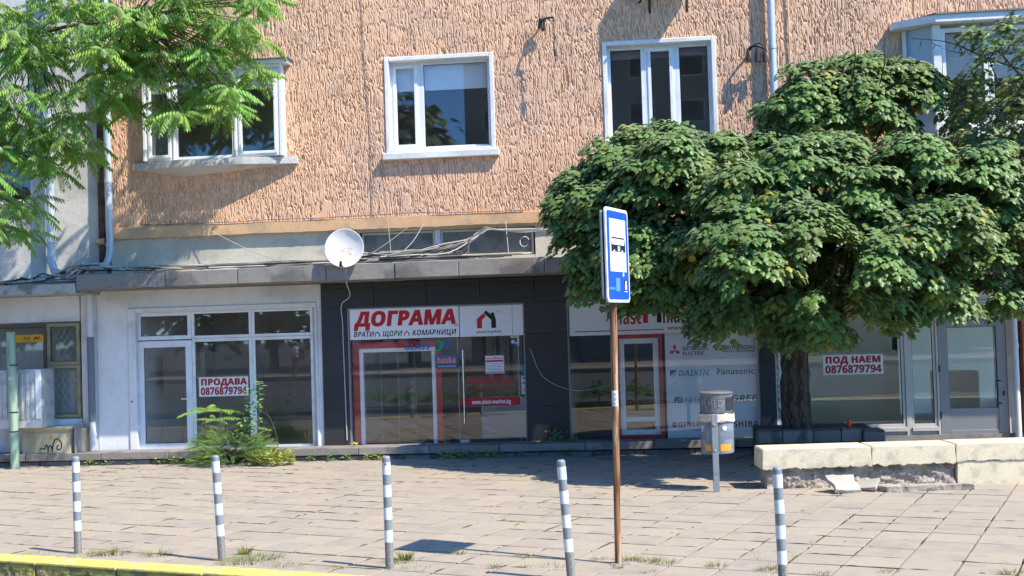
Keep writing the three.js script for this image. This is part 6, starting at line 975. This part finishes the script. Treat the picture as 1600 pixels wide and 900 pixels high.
  const J = { hip: [0, 0.92, 0], ch: [0, 1.32, 0.01], nk: [0, 1.48, 0.02], hd: [0, 1.62, 0.03], sl: [-0.17, 1.42, 0], sr: [0.17, 1.42, 0], el: [-0.22, 1.15, 0.03], er: [0.22, 1.16, 0.05], wl: [-0.22, 0.92, 0.1], wr: [0.12, 1.2, 0.22], kl: [-0.1, 0.5, 0.03], kr: [0.12, 0.5, 0.08], fl: [-0.1, 0.06, -0.04], fr: [0.12, 0.06, 0.1], tl: [-0.11, 0.03, 0.12], tr: [0.13, 0.03, 0.26] };
  const bones = [['hip', 'ch', 0.15, 0.16], ['ch', 'nk', 0.12, 0.06], ['nk', 'hd', 0.055, 0.1], ['sl', 'el', 0.065, 0.05], ['el', 'wl', 0.045, 0.032], ['sr', 'er', 0.065, 0.05], ['er', 'wr', 0.045, 0.032], ['sl', 'sr', 0.08, 0.08], ['hip', 'kl', 0.13, 0.075], ['hip', 'kr', 0.13, 0.075], ['kl', 'fl', 0.07, 0.05], ['kr', 'fr', 0.07, 0.05], ['fl', 'tl', 0.045, 0.035], ['fr', 'tr', 0.045, 0.035]].map(([a, c, r0, r1]) => [V(...J[a]), V(...J[c]), r0, r1]);
  const SC = 0.92, q = V(0, 0, 0), ab = V(0, 0, 0);
  for (let k = 0; k < R; k++) for (let j = 0; j < R; j++) for (let i = 0; i < R; i++) { q.set((i - R / 2) / (R / 2) * SC, (j - R / 2) / (R / 2) * SC + 0.86, (k - R / 2) / (R / 2) * SC); let d = 9; for (const [a, c, r0, r1] of bones) { ab.copy(c).sub(a); const t = clamp(q.clone().sub(a).dot(ab) / ab.lengthSq()), e = q.distanceTo(a.clone().addScaledVector(ab, t)) - lerp(r0, r1, t), h = clamp(0.5 + 0.5 * (e - d) / -0.04 * -1); const m = Math.max(0.05 - Math.abs(d - e), 0) / 0.05; d = Math.min(d, e) - m * m * 0.05 * 0.25; } mc.field[i + j * R + k * R * R] = -d; }
  mc.update();
  const n = mc.count, pos = new Float32Array(mc.positionArray.slice(0, n * 3)), nor = new Float32Array(mc.normalArray.slice(0, n * 3)), col = new Float32Array(n * 3);
  for (let i = 0; i < n; i++) { pos[3 * i] *= SC; pos[3 * i + 1] = pos[3 * i + 1] * SC + 0.86; pos[3 * i + 2] *= SC; const y = pos[3 * i + 1], arm = Math.abs(pos[3 * i]) > 0.17 && y < 1.22 && y > 0.7; const c = y > 1.47 ? (y > 1.62 || pos[3 * i + 2] < 0 ? [0.04, 0.03, 0.025] : [0.42, 0.26, 0.19]) : arm ? [0.42, 0.26, 0.19] : y > 0.9 ? [0.75, 0.75, 0.78] : y > 0.28 ? [0.42, 0.03, 0.05] : y > 0.09 ? [0.42, 0.26, 0.19] : [0.08, 0.07, 0.07]; col.set(c, 3 * i); }
  const pg = new THREE.BufferGeometry(); pg.setAttribute('position', new THREE.BufferAttribute(pos, 3)); pg.setAttribute('normal', new THREE.BufferAttribute(nor, 3)); pg.setAttribute('color', new THREE.BufferAttribute(col, 3));
  const ps = thing('person', 'person walking in white top and red trousers with a red bag', 'person'); mesh('body', pg, std([1, 1, 1], { vertexColors: true }), ps); ps.position.copy(bodyAt); ps.rotation.y = -1.2;
  const bag = thing('shoulder_bag', 'red shoulder bag carried by the passer-by', 'bag'); mesh('pouch', rbox(-0.16, 0.16, 0.75, 1.02, -0.06, 0.06, 0.04), M.red, bag); mesh('strap', tube([V(-0.12, 1.0, 0), V(-0.08, 1.15, 0), V(0.08, 1.15, 0), V(0.12, 1.0, 0)], 0.012, 12, 6), M.red, bag); bag.position.copy(bodyAt).add(V(0.34, 0, 0.02));
}

renderer.render(scene, camera);
